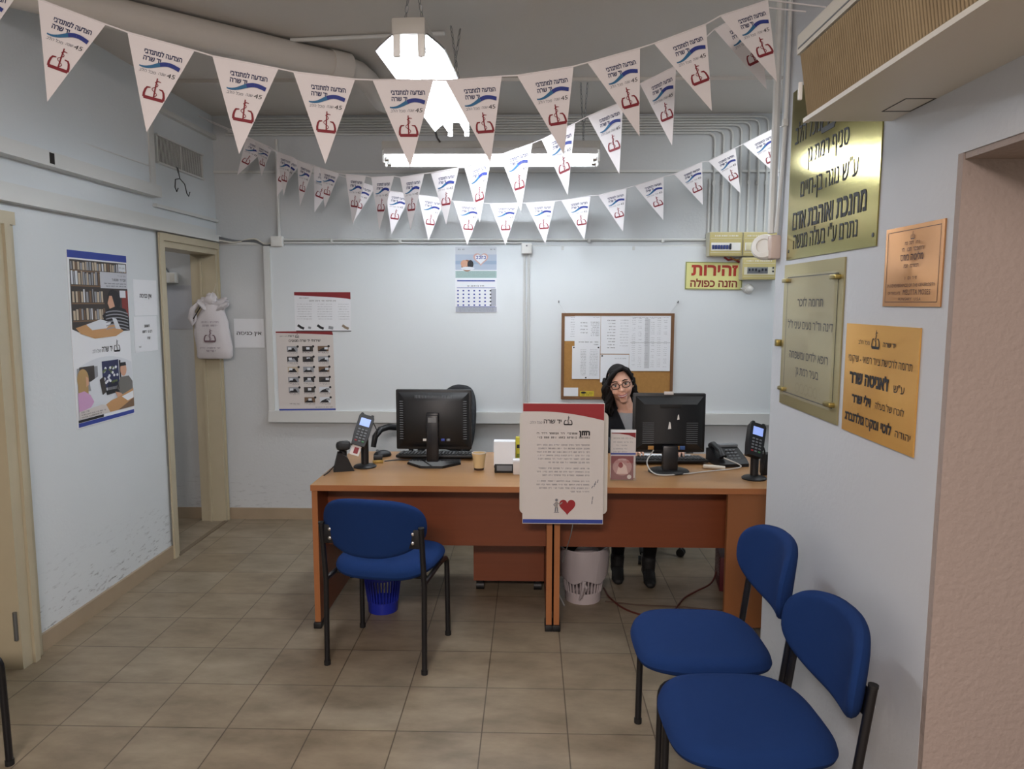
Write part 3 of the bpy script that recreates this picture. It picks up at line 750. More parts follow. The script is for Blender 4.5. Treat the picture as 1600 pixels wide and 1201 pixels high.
MB().prism([(.0, .0), (.012, .002), (.008, .03), (.003, .024)], 0, .0006, WHITEP, T(.035, -.0508, .285) @ E(90, 0, 0)).build('torn_sticker', m2)
MB().rbox((-.005, -.012, .4225), (.05, .006, .016), .001, PAPERW).build('top_sticker', m2)
for x, m_ in ((-.10, CORK), (.065, mat('port_blue', '#2d4f86', .5)), (.04, CORK)): MB().rbox((x, -.05, .135), (.03, .006, .02), .001, m_).build('connector', m2)

def keyboard(label, loc, rz, col):
    t = thing('keyboard', label, 'keyboard', loc, rz)
    X = E(4, 0, 0)
    MB().rbox((0, 0, .016), (.45, .155, .016), .005, col, X).build('body', t)
    k = MB()
    for r_ in range(6):
        for c in range(21):
            if r_ == 0 and 3 < c < 10: continue
            k.rbox((-.20+.02*c, -.058+.0225*r_, .027), (.0165, .0175, .008), .002, BLACK if col is BLACK else BLACKM, X, 1)
        if r_ == 0: k.rbox((-.07, -.058, .027), (.115, .0175, .008), .002, BLACK, X, 1)
    o = k.build('keys', t); o['kind'] = 'stuff'
    return t
keyboard('black keyboard behind the left monitor', (-.545, 4.226, .742), 180, BLACK)
keyboard('black keyboard behind the right monitor', (.77, 4.14, .742), 182, BLACK)
tag(MB().box(-.19, .19, -.06, .06, 0, .003, PAPER).build('paper_sheet', None, (-.54, 4.33, .742), (0, 0, R(3))), 'white sheet of paper behind the keyboard on the left desk', 'paper')
tag(MB().box(-.15, .15, -.07, .07, 0, .003, PAPER).build('paper_sheet', None, (.80, 4.29, .742), (0, 0, R(-4))), 'white sheet of paper behind the keyboard on the right desk', 'paper')
t = thing('computer_mouse', 'black mouse beside the keyboard on the left desk', 'mouse', (-.865, 4.245, .742), -60)
mz = MB().sphere((0, 0, .008), (.034, .055, .03), BLACK); mz.v = [Vector((v.x, v.y, max(0, v.z))) for v in mz.v]; mz.build('shell', t)
MB().tube([(-.004, -.03, .037), (.004, -.03, .037)], .008, GREYP, 10).build('wheel', t)

# ================================================================== payment terminals
def terminal(label, loc, rz, slip):
    t = thing('payment_terminal', label, 'card terminal', loc, rz)
    X = Matrix.Diagonal((1, 1, 1, 1))
    MB().lathe([(.062, 0), (.063, .006), (.055, .012), (.03, .016), (.02, .02)], BLACK, 28).build('base', t)
    MB().tube([(0, 0, .012), (0, 0, .165)], .021, BLACKM, 18).build('pole', t)
    D = T(-.008, -.02, .205) @ E(-28, 18, 0)                      # device frame: x wide, z tall, -y towards the client
    o = MB()
    pr = [(-.036, -.090), (.036, -.090), (.042, -.02), (.042, .075), (.036, .088), (-.036, .088), (-.042, .075), (-.042, -.02)]
    V = [(x, -.017, z) for x, z in pr]+[(x*1.02, .022, z) for x, z in pr]; n = len(pr)
    o.add(V, [tuple(range(n)), tuple(range(n, 2*n))[::-1]]+[((i+1) % n, i, n+i, n+(i+1) % n) for i in range(n)], BLACK, False, D)
    o.rbox((-.028, .0, .09), (.016, .03, .014), .004, BLACK, D).rbox((.028, .0, .09), (.016, .03, .014), .004, BLACK, D).rbox((0, .025, .02), (.06, .03, .09), .01, BLACK, D)
    dv = o.build('device', t)
    MB().box(-.027, .027, -.0185, -.0172, .022, .066, SCREEN, D).build('screen', dv)
    k = MB()
    for r_ in range(5):
        for c in range(3): k.rbox((-.019+.019*c, -.019, .0-.0165*r_), (.013, .004, .0085), .0015, GREYP if r_ < 4 else [RED, GREYP, mat('key_green', '#3f7d4d', .5)][c], D, 1)
    k.build('keypad', dv)
    if slip: MB().box(-.028, .022, -.004, -.003, -.145, -.088, PAPERW, D).box(-.012, .012, -.0046, -.004, -.135, -.10, DKRED, D).build('receipt', dv)
    return t
terminal('payment terminal on a pole at the left end of the left desk', (-.905, 3.965, .742), 8, True)
terminal('payment terminal on a pole at the right end of the right desk', (1.155, 3.76, .742), 4, False)
MBc = MB().tube([(-.86, 3.98, .99), (-.838, 3.98, .94), (-.85, 4.0, .90), (-.868, 4.02, .86)], .003, BLACK, 6)
tag(MBc.build('cable'), 'thin black cable looping beside the left payment terminal', 'cable')

# barcode scanner in its stand
t = thing('barcode_scanner', 'black handheld scanner in a stand at the corner of the left desk', 'scanner', (-1.0, 3.875, .742), 18)
MB().prism([(-.055, 0), (.055, 0), (.046, .012), (.022, .07), (-.012, .10), (-.03, .10)], -.03, .03, BLACK, E(90, 0, 0)).build('stand', t)
X = T(0, 0, .115) @ E(-12, 0, 0)
MB().rbox((0, -.01, .02), (.075, .10, .05), .018, BLACK, X).rbox((.0, -.055, .014), (.062, .02, .035), .008, RUBBER, X).rbox((0, .045, -.03), (.04, .04, .10), .014, BLACK, X).build('scanner_head', t)
tag(MB().tube(spl([(-1.02, 3.93, .80), (-1.045, 3.90, .775), (-1.06, 3.80, .752), (-1.07, 3.74, .747)]), .0032, BLACK, 6).build('cable'), 'black lead trailing from the scanner to the left desk edge', 'cable')
t = thing('rubber_stamp', 'small gold and dark stamp block on the left desk', 'stamp', (-.855, 4.07, .742), 10)
MB().rbox((0, 0, .009), (.058, .035, .018), .002, mat('stamp_gold', '#a58a4a', .4, .6)).build('base', t)
MB().rbox((0, 0, .030), (.05, .03, .022), .003, BLACK).build('top', t)
tag(MB().tube(spl([(-.82, 4.08, .75), (-.76, 4.12, .748), (-.66, 4.13, .748), (-.60, 4.09, .76), (-.52, 4.02, .80), (-.5, 4.0, .86)]), .0035, BLACK, 6).build('cable'), 'black cable from the stamp past the left keyboard up to the monitor', 'cable')

t = thing('paper_cup', 'beige paper cup on the left desk beside the monitor', 'cup', (-.275, 3.92, .742))
CUP = mat('cup_paper', '#cdb487', .7, var=.1, vscale=25)
MB().lathe([(.026, .0), (.0275, .014)], mat('cup_band', '#3b2418', .6), 24, close=True).build('band', t)
MB().lathe([(.0276, .012), (.038, .092), (.0365, .092), (.0262, .014)], CUP, 24, close=False).build('cup_wall', t)
MB().tube([(.0375*cos(a), .0375*sin(a), .093) for a in [2*pi*i/24 for i in range(24)]], .0022, PAPERW, 6, closed=True).build('rim', t)

t = thing('note_holder', 'white paper block standing in a dark holder on the left desk', 'note holder', (-.135, 3.88, .742))
MB().rbox((0, 0, .024), (.105, .075, .048), .004, BLACK).box(-.04, .04, -.039, -.0376, .012, .04, GREYP).build('holder', t)
MB().box(-.056, .056, -.032, .03, .04, .168, PAPER).build('paper_block', t)
t = thing('tape_dispenser', 'black round tape dispenser behind the white paper block', 'dispenser', (-.175, 3.99, .742))
MB().tube([(-.012, 0, .06), (.012, 0, .06)], .055, BLACK, 22).rbox((0, .02, .012), (.04, .13, .024), .006, BLACK).build('body', t)
MB().tube([(-.009, -.0, .06), (.0125, -.0, .06)], .026, GREYP, 18).build('reel', t)
t = thing('sticky_note_packet', 'yellow packet standing behind the vision sign on the left desk', 'packet', (-.04, 3.93, .742))
MB().rbox((0, 0, .09), (.075, .03, .18), .003, mat('packet_yellow', '#b9b02c', .6)).build('packet', t)
MB().box(-.03, .03, -.0165, -.0152, .12, .14, INK).box(-.03, .03, -.0165, -.0152, .07, .09, mat('packet_green', '#6d7d22', .6)).build('print', t)
t = thing('small_box', 'small white box in front of the yellow packet', 'box', (-.05, 3.83, .742))
MB().rbox((0, 0, .035), (.075, .05, .07), .003, PAPERW).build('carton', t)
MB().rbox((0, 0, .0725), (.078, .053, .012), .002, PAPER).build('lid', t)

# leaflets in a clear tiered stand
t = thing('leaflet_stand', 'clear leaflet stand on the right desk beside the vision sign', 'stand', (.475, 3.72, .742))
o = MB().box(-.065, .065, .03, .033, 0, .255, PERSPEX).box(-.065, .065, -.03, -.027, 0, .09, PERSPEX).box(-.065, .065, -.03, .033, 0, .003, PERSPEX)
o.build('holder', t)
F = Flat().slab(-.064, .064, 0, .25, .003, PAPERW)
F.rect(-.064, .064, .235, .25, PAPER).poly([(-.06, .235), (.062, .235), (.062, .208), (.03, .222), (-.02, .230), (-.06, .231)], DKRED, 1)
for y in (.215, .195, .178, .160, .145): F.lines(-.05, .05-.03*(y < .19), y-.012, .006, INKG, 2, rng)
F.rect(-.064, .064, .122, .13, PBLUE)
tag(F.build('leaflet', None, (.477, 3.735, .748), BACK), 'white leaflet with a red top in the leaflet stand', 'leaflet')
F = Flat().slab(-.057, .057, 0, .122, .003, mat('leaflet_maroon', '#7d4a4c', .6))
F.ell(0, .066, .048, .045, mat('leaflet_light', '#a77f7d', .6), 1).poly([(-.03, .03), (.03, .03), (.02, .07), (0, .09), (-.02, .065)], mat('leaflet_pale', '#cdb5ad', .6), 2)
F.ell(-.008, .075, .012, .014, DKRED, 3).lines(-.02, .02, .10, .007, PAPERW, 3, rng).ell(.036, .015, .011, .011, PAPERW, 3).lines(.02, .05, .088, .006, RED, 3, rng)
tag(F.build('leaflet', None, (.47, 3.705, .746), BACK), 'maroon leaflet at the front of the leaflet stand', 'leaflet')

# desk phone and leads on the right desk
t = thing('desk_phone', 'black desk phone with a grey handset on the right desk', 'phone', (1.11, 4.11, .742), 10)
MB().prism([(-.09, 0), (.10, 0), (.10, .075), (.06, .085), (-.06, .04), (-.09, .018)], -.085, .085, BLACK, E(90, 0, 90)).build('body', t)
MB().tube([(-.06, -.075, .055), (-.063, -.05, .085), (-.063, .05, .105), (-.06, .08, .09)], [.022, .016, .016, .022], BLACK, 10).build('handset', t)
MB().rbox((.03, .07, .092), (.11, .04, .016), .004, GREYP, E(0, 0, 0)).build('display', t)
k = MB()
for r_ in range(4):
    for c in range(3): k.rbox((.0+.022*c, -.055+.024*r_, .04+.0115*r_), (.015, .014, .01), .002, GREYP, None, 1)
k.build('keypad', t)
tag(MB().tube(spl([(.66, 3.90, .86), (.62, 3.86, .80), (.66, 3.80, .752), (.80, 3.83, .747), (.95, 3.90, .747), (1.08, 3.95, .748), (1.15, 3.98, .76), (1.06, 4.0, .80)]), .0035, mat('cable_white', '#b9b9b6', .5), 6).build('cable'), 'pale cable curving from the right monitor to the desk phone', 'cable')
tag(MB().tube([(1.06, 3.97, .75), (.99, 3.97, .757), (.95, 3.99, .755)], .010, OFFW, 8).build('cable_plug'), 'beige cable plug lying by the desk phone', 'plug')
tag(MB().tube(spl([(1.205, 3.80, .75), (1.215, 3.79, .86), (1.20, 3.79, .905), (1.18, 3.80, .88), (1.175, 3.80, .80), (1.19, 3.83, .75)]), .005, BLACK, 6).build('cable'), 'black cable loop behind the right payment terminal', 'cable')
tag(MB().rbox((1.245, 3.86, .80), (.05, .06, .115), .008, BLACK).build('phone_charger'), 'black charger block at the wall end of the right desk', 'charger')

# vision sign clipped to the front edge of the desks
t = thing('display_board', 'tall white vision sign with a red heart hung on the desk front', 'sign', (.16, 3.50, .575))
o = MB()
def rrect(w_, h_, r, n=5):
    P = []
    for cx, cy, a0 in ((w_/2-r, h_/2-r, 0), (-w_/2+r, h_/2-r, 90), (-w_/2+r, -h_/2+r, 180), (w_/2-r, -h_/2+r, 270)):
        for i in range(n+1): a = R(a0+90*i/n); P.append((cx+r*cos(a), cy+r*sin(a)))
    return P
o.prism(rrect(.425, .50, .025), -.012, -.008, mat('backing_board', '#c9c5be', .5), T(.003, 0, .295) @ E(90, 0, 0)); o.build('backing_board', t)
q = MB().box(-.18, -.14, .012, .09, .168, .172, STEEL).box(.14, .18, .012, .09, .168, .172, STEEL)
q.build('hook', t)
F = Flat().slab(-.195, .195, 0, .59, .006, PAPERW)
N = 14; arc = [(-.193+.386*i/N, .5505-.043*max(0, (i/N-.25))**1.7/.62) for i in range(N+1)]
F.poly([(-.193, .588), (.193, .588)]+arc[::-1], RED, 1).rect(-.193, .193, .003, .022, PBLUE, 1)
F.emblem(.022, .503, .040, INK).text('יד שרה', -.052, .493, .030, INK, 2, 'C', .02, .085).text('מכל הלב', -.132, .491, .018, INKG, 2, 'C', 0, .058, .25)
F.text('חזון', .127, .437, .032, INK, 2, 'R', .06, .052)
F.lines(-.127, .068, .440, .009, INK, 2, rng).lines(-.127, .127, .420, .009, INK, 2, rng)
for i, y in enumerate((.385, .368, .351, .334, .317)): F.lines(-.127, .127, y, .0065, INKG, 2, rng)
F.lines(-.07, .127, .300, .0065, INKG, 2, rng)
for y in (.271, .254): F.lines(-.127, .127, y, .0065, INKG, 2, rng)
F.lines(-.10, .127, .237, .0065, INKG, 2, rng)
for y in (.208, .191, .174): F.lines(-.127, .127, y, .0065, INKG, 2, rng)
F.lines(.03, .127, .157, .0065, INKG, 2, rng)
hp = []
for i in range(36):
    a = 2*pi*i/36; hp.append((.022+.0025*16*sin(a)**3*.98, .088+.0027*(13*cos(a)-5*cos(2*a)-2*cos(3*a)-cos(4*a))))
F.poly(hp, RED, 2)
F.ell(-.030, .118, .007, .007, INKG, 3).stroke([(-.030, .110), (-.030, .08)], .013, mat('figure_grey', '#8d8784', .7), 3).stroke([(-.034, .082), (-.036, .06)], .006, INKG, 3).stroke([(-.026, .082), (-.025, .06)], .006, INKG, 3)
F.stroke([(-.028, .104), (-.012, .098), (-.002, .108)], .005, mat('figure_grey', '#8d8784', .7), 3).stroke([(-.034, .104), (-.044, .095), (-.037, .088)], .004, INKG, 3).rect(-.042, -.018, .056, .0585, INKG, 3)
for x, y, a in ((.165, .205, 60), (.150, .185, 70), (.138, .178, 40), (.140, .10, 80), (.155, .195, 75), (.142, .12, 70)):
    F.stroke([(x, y), (x+.008*cos(R(a)), y+.018*sin(R(a)))], .0035, INKG, 3)
F.build('printed_panel', t, (0, 0, 0), BACK)
tag(MB().tube(spl([(.205, 3.53, .70), (.215, 3.535, .60), (.205, 3.53, .52), (.185, 3.54, .44), (.165, 3.56, .36)]), .0025, STEEL, 6).build('string'), 'thin cord hanging below the vision sign', 'cord')

# ================================================================== bins and floor things
def bin_(label, loc, col, h, r0, r1, bag):
    t = thing('waste_bin', label, 'bin', loc)
    o = MB().lathe([(0.001, .004), (r0, .0), (r0+.003, .06), (r0+.003-.004, .06), (r0-.005, .008), (.001, .008)], col, 32, close=False)
    n = 32
    for j in range(n):
        a = 2*pi*j/n; c, s = cos(a), sin(a)
        o.tube([((r0+.001)*c, (r0+.001)*s, .055), (r1*.985*c, r1*.985*s, h-.055)], .0042, col, 5)
    o.lathe([(r1-.006, h-.06), (r1, h), (r1+.006, h), (r1-.001, h-.06)], col, 32, close=False)
    o.build('basket', t)
    o = MB().tube([((r1+.004)*cos(2*pi*i/32), (r1+.004)*sin(2*pi*i/32), h) for i in range(32)], .006, col, 8, closed=True); o.build('rim', t)
    if bag == 'rim':
        MB().lathe([(r1-.012, h-.06), (r1+.002, h+.009), (r1+.012, h+.010), (r1+.011, h-.022), (r1+.0095, h-.022)], mat('bag_white', '#c9ccd2', .5), 32, close=False).build('bag_liner', t)
    elif bag:
        V = []; F = []; n = 44; pf = [(r1-.02, h-.10), (r1-.008, h+.004), (r1+.008, h+.010), (r1+.013, h-.02), (r1+.012, h-.08), (r1+.008, h-.13), (r1+.005, h-.165)]
        for k, (r_, z) in enumerate(pf):
            for j in range(n):
                q = 1+(.018*sin(j*2.9+k*.6)+.012*sin(j*1.3+k))*(k > 1)
                V.append((r_*q*cos(2*pi*j/n), r_*q*sin(2*pi*j/n), z+(.012*sin(j*.8) if k == len(pf)-1 else 0)))
        for k in range(len(pf)-1):
            for j in range(n): F.append((k*n+j, k*n+(j+1) % n, (k+1)*n+(j+1) % n, (k+1)*n+j))
        b = MB().add(V, F, bag, True); b.tube([(-.005, -r1-.012, h-.15), (-.012, -r1-.022, h-.19), (-.02, -r1-.012, h-.235), (-.03, -r1-.006, h-.255)], [.012, .009, .008, .003], bag, 8)
        b.tube([(-.01, -r1-.012, h-.155), (.008, -r1-.02, h-.185), (.004, -r1-.01, h-.21)], [.008, .008, .003], bag, 8); b.build('bag_liner', t)
        MB().sphere((.02, -.02, h-.03), (.075, .07, .035), bag, None, 14, 8).sphere((-.06, .03, h-.03), (.05, .05, .03), BLACK, None, 12, 8).build('rubbish', t)
    return t
BLUEP = mat('blue_plastic', '#1c2a97', .4)
bin_('small blue slotted waste bin under the left desk', (-.785, 3.80, 0), BLUEP, .245, .078, .098, 'rim')
bin_('white waste bin with a tied bag under the right desk', (.30, 3.985, 0), mat('bin_grey', '#b8aeb0', .5), .30, .098, .128, mat('bag_translucent', '#b5adb0', .45, trans=.15))
t = thing('red_box', 'red printed carton on the floor inside the right desk', 'box', (1.175, 4.22, 0), -8)
MB().rbox((0, 0, .10), (.14, .26, .20), .004, mat('carton_red', '#55101a', .6)).build('carton', t)
F = Flat().slab(-.12, .12, 0, .001, .0005, DKRED)
for i in range(7): F.lines(-.11, .11, .19-.019*i, .010, PAPERW, 2, rng)
F.build('print', t, (-.071, 0, 0), RIGHT)
CORD = mat('cable_red', '#4f1d15', .5)
tag(MB().tube(spl([(1.12, 4.28, .07), (1.06, 4.18, .02), (.95, 4.08, .008), (.86, 3.98, .006), (.76, 3.80, .006), (.64, 3.74, .006), (.52, 3.82, .006), (.45, 3.98, .006), (.43, 4.12, .006)]), .005, CORD, 7).build('cable'), 'reddish cable curving over the floor under the right desk', 'cable')
tag(MB().tube(spl([(.42, 3.93, .005), (.6, 3.885, .005), (.8, 3.87, .005), (1.0, 3.83, .005), (1.26, 3.80, .005)]), .004, mat('cable_brown', '#4c3a30', .5), 7).build('cable'), 'thin brown cable lying straight under the right desk', 'cable')
tag(MB().tube(spl([(.155, 4.03, .29), (.150, 3.99, .18), (.158, 3.95, .06), (.19, 3.86, .008)]), .004, mat('cable_white', '#b9b9b6', .5), 6).build('cable'), 'pale cable dropping beside the white waste bin', 'cable')

# ================================================================== back wall things
YB = 5.414                                                         # face of the white panel
A3 = mat('photo_dark', '#3a3634', .6); A4 = mat('photo_brown', '#6d5642', .6); A5 = mat('photo_grey', '#8d9096', .6); A6 = mat('photo_black', '#1d1d22', .6)
SK = mat('photo_skin', '#c79a80', .6); HB = mat('photo_blonde', '#a88a5c', .6); PK = mat('photo_pink', '#c59ac0', .6); TB = mat('photo_table', '#b98d5f', .6); LT = mat('photo_light', '#cfd4da', .6); GR = mat('photo_green', '#5d6b45', .6)
CREAM = mat('photo_cream', '#b9ab96', .6)

F = Flat().slab(-.2075, .2075, -.145, .145, .0015, PAPER)
N = 12; F.poly([(-.2075, .145), (.2075, .145)]+[(.2075-.415*i/N, .093+.028*(i/N)**.6*(1 if i else 0)*1.0+.0) for i in range(N+1)], DKRED, 1)
F.lines(-.17, -.10, .098, .007, INK, 2, rng).lines(-.10, .10, .078, .008, INK, 2, rng)
for c0, c1 in ((-.19, -.08), (-.04, .07), (.115, .195)):
    for k in range(7): F.lines(c0, c1, .055-.018*k, .004, INKG, 2, rng)
for x, m_ in ((-.165, A6), (-.02, A6), (.165, mat('photo_tan', '#8a7a68', .6))): F.stroke([(x-.022, -.096), (x, -.112), (x+.024, -.122)], .018, m_, 2)
F.stroke([(-.11, -.112), (-.09, -.118)], .016, A5, 2).stroke([(.04, -.112), (.075, -.118)], .022, A5, 2).rect(-.2, .2075, -.142, -.136, mat('ink_dark', '#333a3d', .7), 2)
tag(F.build('notice', None, (-1.525, YB, 1.568), BACK), 'white landscape notice with a dark red arc pinned at upper left of the white panel', 'notice')

F = Flat().slab(-.212, .212, -.297, .297, .0015, PAPERW)
N = 12; F.poly([(-.212, .295), (.205, .295), (.212, .27)]+[(.212-.424*i/N, .265+.02*(i/N)**.7) for i in range(N+1)], DKRED, 1)
F.emblem(-.055, .262, .028, INK).text('יד שרה', -.10, .254, .02, INK, 2, 'C', .02, .045).lines(-.185, -.128, .255, .008, INKG, 2, rng)
F.text('שירותי יד שרה מגוונים', .0, .218, .026, INK, 2, 'C', .02, .235)
pm = [A5, A3, A4, A6, A3, A5, CREAM, A5, A4, A5, A6, A3, A5, A3, LT, None, A4, LT]
for r_ in range(6):
    for c in range(3):
        m_ = pm[r_*3+c]; x = -.095+.115*c; y = .165-.076*r_
        if m_:
            F.rect(x-.04, x+.04, y-.02, y+.02, m_, 1); F.poly([(x-.04, y-.02), (x+.03, y-.02), (x+.01, y+.008), (x-.02, y-.003)], A6 if m_ is not A6 else A5, 2).rect(x-.03+.02*c, x-.005+.02*c, y-.005, y+.012, LT if m_ is not LT else A5, 2)
            F.ell(x+.042, y+.018, .009, .009, A6, 3, 10)
        F.lines(x-.04, x+.04, y-.03, .005, INK, 2, rng); F.lines(x-.01, x+.04, y-.038, .004, INKG, 2, rng)
F.lines(.06, .19, -.273, .005, INK, 2, rng).rect(-.212, .212, -.293, -.281, PBLUE, 2)
tag(F.build('wall_poster', None, (-1.662, YB, 1.132), (R(90), R(-.8), 0)), 'portrait poster of small photos in rows at the lower left of the white panel', 'poster')

# calendar
F = Flat().slab(-.153, .153, -.237, .237, .004, PAPER)
F.rect(-.15, .15, .07, .235, mat('cal_sky', '#a9b5c6', .6), 1).rect(-.15, .15, .18, .235, mat('cal_sky2', '#c3c8cf', .6), 2).rect(-.15, .15, .11, .135, mat('cal_band', '#93a5bd', .6), 2)
F.ell(-.065, .10, .042, .042, mat('cal_face', '#9a6a4c', .6), 3).ell(-.085, .115, .026, .026, SK, 4).ell(-.04, .11, .022, .03, A6, 4).ell(-.06, .08, .05, .012, LT, 4)
hp = [(.035+.0034*16*sin(a)**3, .150+.0032*(13*cos(a)-5*cos(2*a)-2*cos(3*a)-cos(4*a))) for a in [2*pi*i/32 for i in range(32)]]
F.poly(hp, mat('cal_pink', '#c9a19a', .6), 3).poly([(.035+(x-.035)*.78, .150+(y-.150)*.78) for x, y in hp], PAPER, 4)
F.lines(.0, .075, .148, .022, PBLUE, 5, rng).lines(-.13, -.08, .212, .008, INK, 4, rng).lines(.09, .14, .212, .008, INK, 4, rng)
F.rect(-.15, .15, .012, .062, mat('cal_mint', '#9db7b4', .6), 1)
for i in range(9): F.lines(-.14, .14, .018+.005*i, .0025, INKG, 2, rng)
F.rect(-.15, .15, -.012, .008, PAPER, 1).rect(-.138, .138, -.013, -.004, PBLUE, 2).lines(-.07, .06, -.05, .010, INK, 2, rng).rect(-.14, .14, -.062, -.058, PBLUE, 2)
for r_ in range(5):
    for c in range(7):
        F.rect(-.138+.0395*c, -.138+.0395*c+.012, -.085-.026*r_, -.075-.026*r_, PBLUE if c < 6 else INK, 2)
F.rect(.108, .146, -.19, -.066, mat('cal_grey', '#a3a7b2', .6), 1).rect(-.15, .15, -.235, -.195, mat('cal_grey', '#a3a7b2', .6), 1).rect(-.14, .14, -.197, -.193, PBLUE, 2)
for i in range(4): F.lines(-.13, .13, -.206-.008*i, .004, INKG, 2, rng)
tag(F.build('wall_calendar', None, (-.397, YB, 1.805), BACK), 'wall calendar with a sky picture above the month grid, over the left monitor', 'calendar')

# cork board and its papers
t = thing('cork_board', 'brown framed cork board full of lists behind the woman', 'notice board', (.634, YB, 1.25))
MB().box(-.40, .40, -.010, 0, -.305, .305, CORK).build('cork', t)
o = MB()
for a in ((-.408, -.388, -.315, .315), (.388, .408, -.315, .315), (-.3879, .3879, .297, .315), (-.3879, .3879, -.315, -.297)): o.box(a[0], a[1], -.018, 0, a[2], a[3], CORKF)
o.build('frame', t)
for s, nm in ((-1, 'left'), (1, 'right')):
    o = MB().tube([(.634+s*.43, YB, 1.645), (.634+s*.43, YB-.03, 1.64), (.634+s*.43, YB-.03, 1.655)], .004, STEEL, 6)
    tag(o.build('wall_hook'), f'{nm} one of two wall hooks above the cork board', 'hook')
    o = MB().tube([(.634+s*.43, YB-.018, 1.64), (.634+s*.37, YB-.012, 1.565)], .0022, PAPER, 6)
    tag(o.build('hanging_string'), f'short white string from the cork board up to the {nm} hook', 'string')
def pinned(label, x0, x1, z0, z1, lay, fn, m_=PAPER, cat='paper'):
    F = Flat().slab(0, x1-x0, 0, z1-z0, .0012, m_); fn(F, x1-x0, z1-z0)
    return tag(F.build('pinned_sheet', None, (x0, YB-.0105-.0022*lay, z0), BACK), label, cat)
def rows(c0, c1, n, h=.004, x=None, hh=None):
    def g(F, W_, H):
        for i in range(n): F.lines(W_*c0, W_*(c1 if i % 3 else c1*.97), H*(.94-.86*i/n), h, INKG if i % 4 else INK, 2, rng)
    return g
pinned('narrow white list at the top left of the cork board', .249, .335, 1.362, 1.542, 0, rows(.5, .98, 9))
def g2(F, W_, H):
    F.lines(W_*.7, W_*.95, H*.93, .005, INKG, 2, rng)
    for i in range(9): F.lines(W_*.62, W_*.95, H*(.78-.055*i), .005, INK if i % 3 == 0 else INKG, 2, rng)
    for i in range(4): F.lines(W_*.22, W_*.5, H*(.76-.11*i), .006, INK, 2, rng)
    F.lines(W_*.1, W_*.93, H*.12, .007, INK, 2, rng).lines(W_*.7, W_*.93, H*.04, .006, INK, 2, rng)
pinned('white letter second from the left in the top row of the cork board', .322, .51, 1.325, 1.545, 1, g2)
def g3(F, W_, H):
    for i in range(10): F.lines(W_*.66, W_*.95, H*(.88-.075*i), .004, INKG, 2, rng); F.lines(W_*.22, W_*.5, H*(.87-.08*i), .006, INK, 2, rng)
pinned('white letter in the middle of the top row of the cork board', .512, .722, 1.27, 1.545, 1, g3)
def g4(F, W_, H):
    for i in range(17): F.lines(W_*.3, W_*.5, H*(.88-.048*i), .004, INK, 2, rng); F.lines(W_*.62, W_*.92, H*(.88-.048*i), .004, INKG, 2, rng)
    for x, y in ((.06, .96), (.94, .96), (.5, .04)): F.ell(W_*x, H*y, .006, .006, INK, 3, 10)
pinned('white table sheet pinned lower left on the cork board', .305, .508, 1.085, 1.325, 2, g4)
pinned('blank white sheet partly hidden behind the head of the woman', .512, .72, 1.06, 1.265, 2, lambda F, W_, H: F.lines(W_*.5, W_*.9, H*.85, .005, INKG, 2, rng).ell(.012, H*.95, .006, .006, INK, 3, 10))
def g5(F, W_, H):
    for c in range(6):
        if c == 2: F.rect(W_*(.06+.155*c), W_*(.06+.155*c+.12), H*.05, H*.95, mat('row_grey', '#c3c6ca', .8), 1)
        for i in range(26):
            if rng.random() < .8: F.lines(W_*(.05+.155*c), W_*(.05+.155*c+.085), H*(.95-.035*i), .0035, INKG, 2, rng)
    F.rect(W_*.02, W_*.99, H*.515, H*.519, INK, 2).lines(W_*.05, W_*.95, H*.965, .004, INK, 2, rng)
pinned('large white timetable filling the right of the cork board', .722, 1.018, 1.145, 1.546, 2, g5)
pinned('small blank white card at the bottom left of the cork board', .243, .352, .957, 1.02, 1, lambda F, W_, H: None)
pinned('small yellow sticker at the bottom of the cork board', .366, .468, .957, .995, 1, lambda F, W_, H: F.lines(W_*.1, W_*.9, .006, .008, INK, 2, rng).ell(W_*.25, H*.7, .02, .008, INK, 2).lines(W_*.45, W_*.9, .02, .008, INK, 2, rng), mat('sticker_yellow', '#c9b52f', .6), 'sticker')

# warning sign
F = Flat().slab(-.204, .204, -.098, .098, .004, mat('sign_yellow', '#d6d58f', .5))
for a in ((-.202, .202, .092, .096), (-.202, .202, -.096, -.092), (-.202, -.198, -.096, .096), (.198, .202, -.096, .096)): F.rect(*a, mat('sign_green', '#5c6a2a', .5), 1)
F.text('זהירות', .168, .004, .115, mat('sign_red', '#a5301f', .5), 2, 'R', .035, .33).text('הזנה כפולה', .168, -.078, .072, mat('sign_brown', '#7c2a1c', .5), 2, 'R', .03, .335)
tag(F.build('warning_sign', None, (1.318, YB-.004, 1.834), (R(90), R(.6), 0)), 'yellow warning sign with red Hebrew lettering below the fuse panels', 'sign')

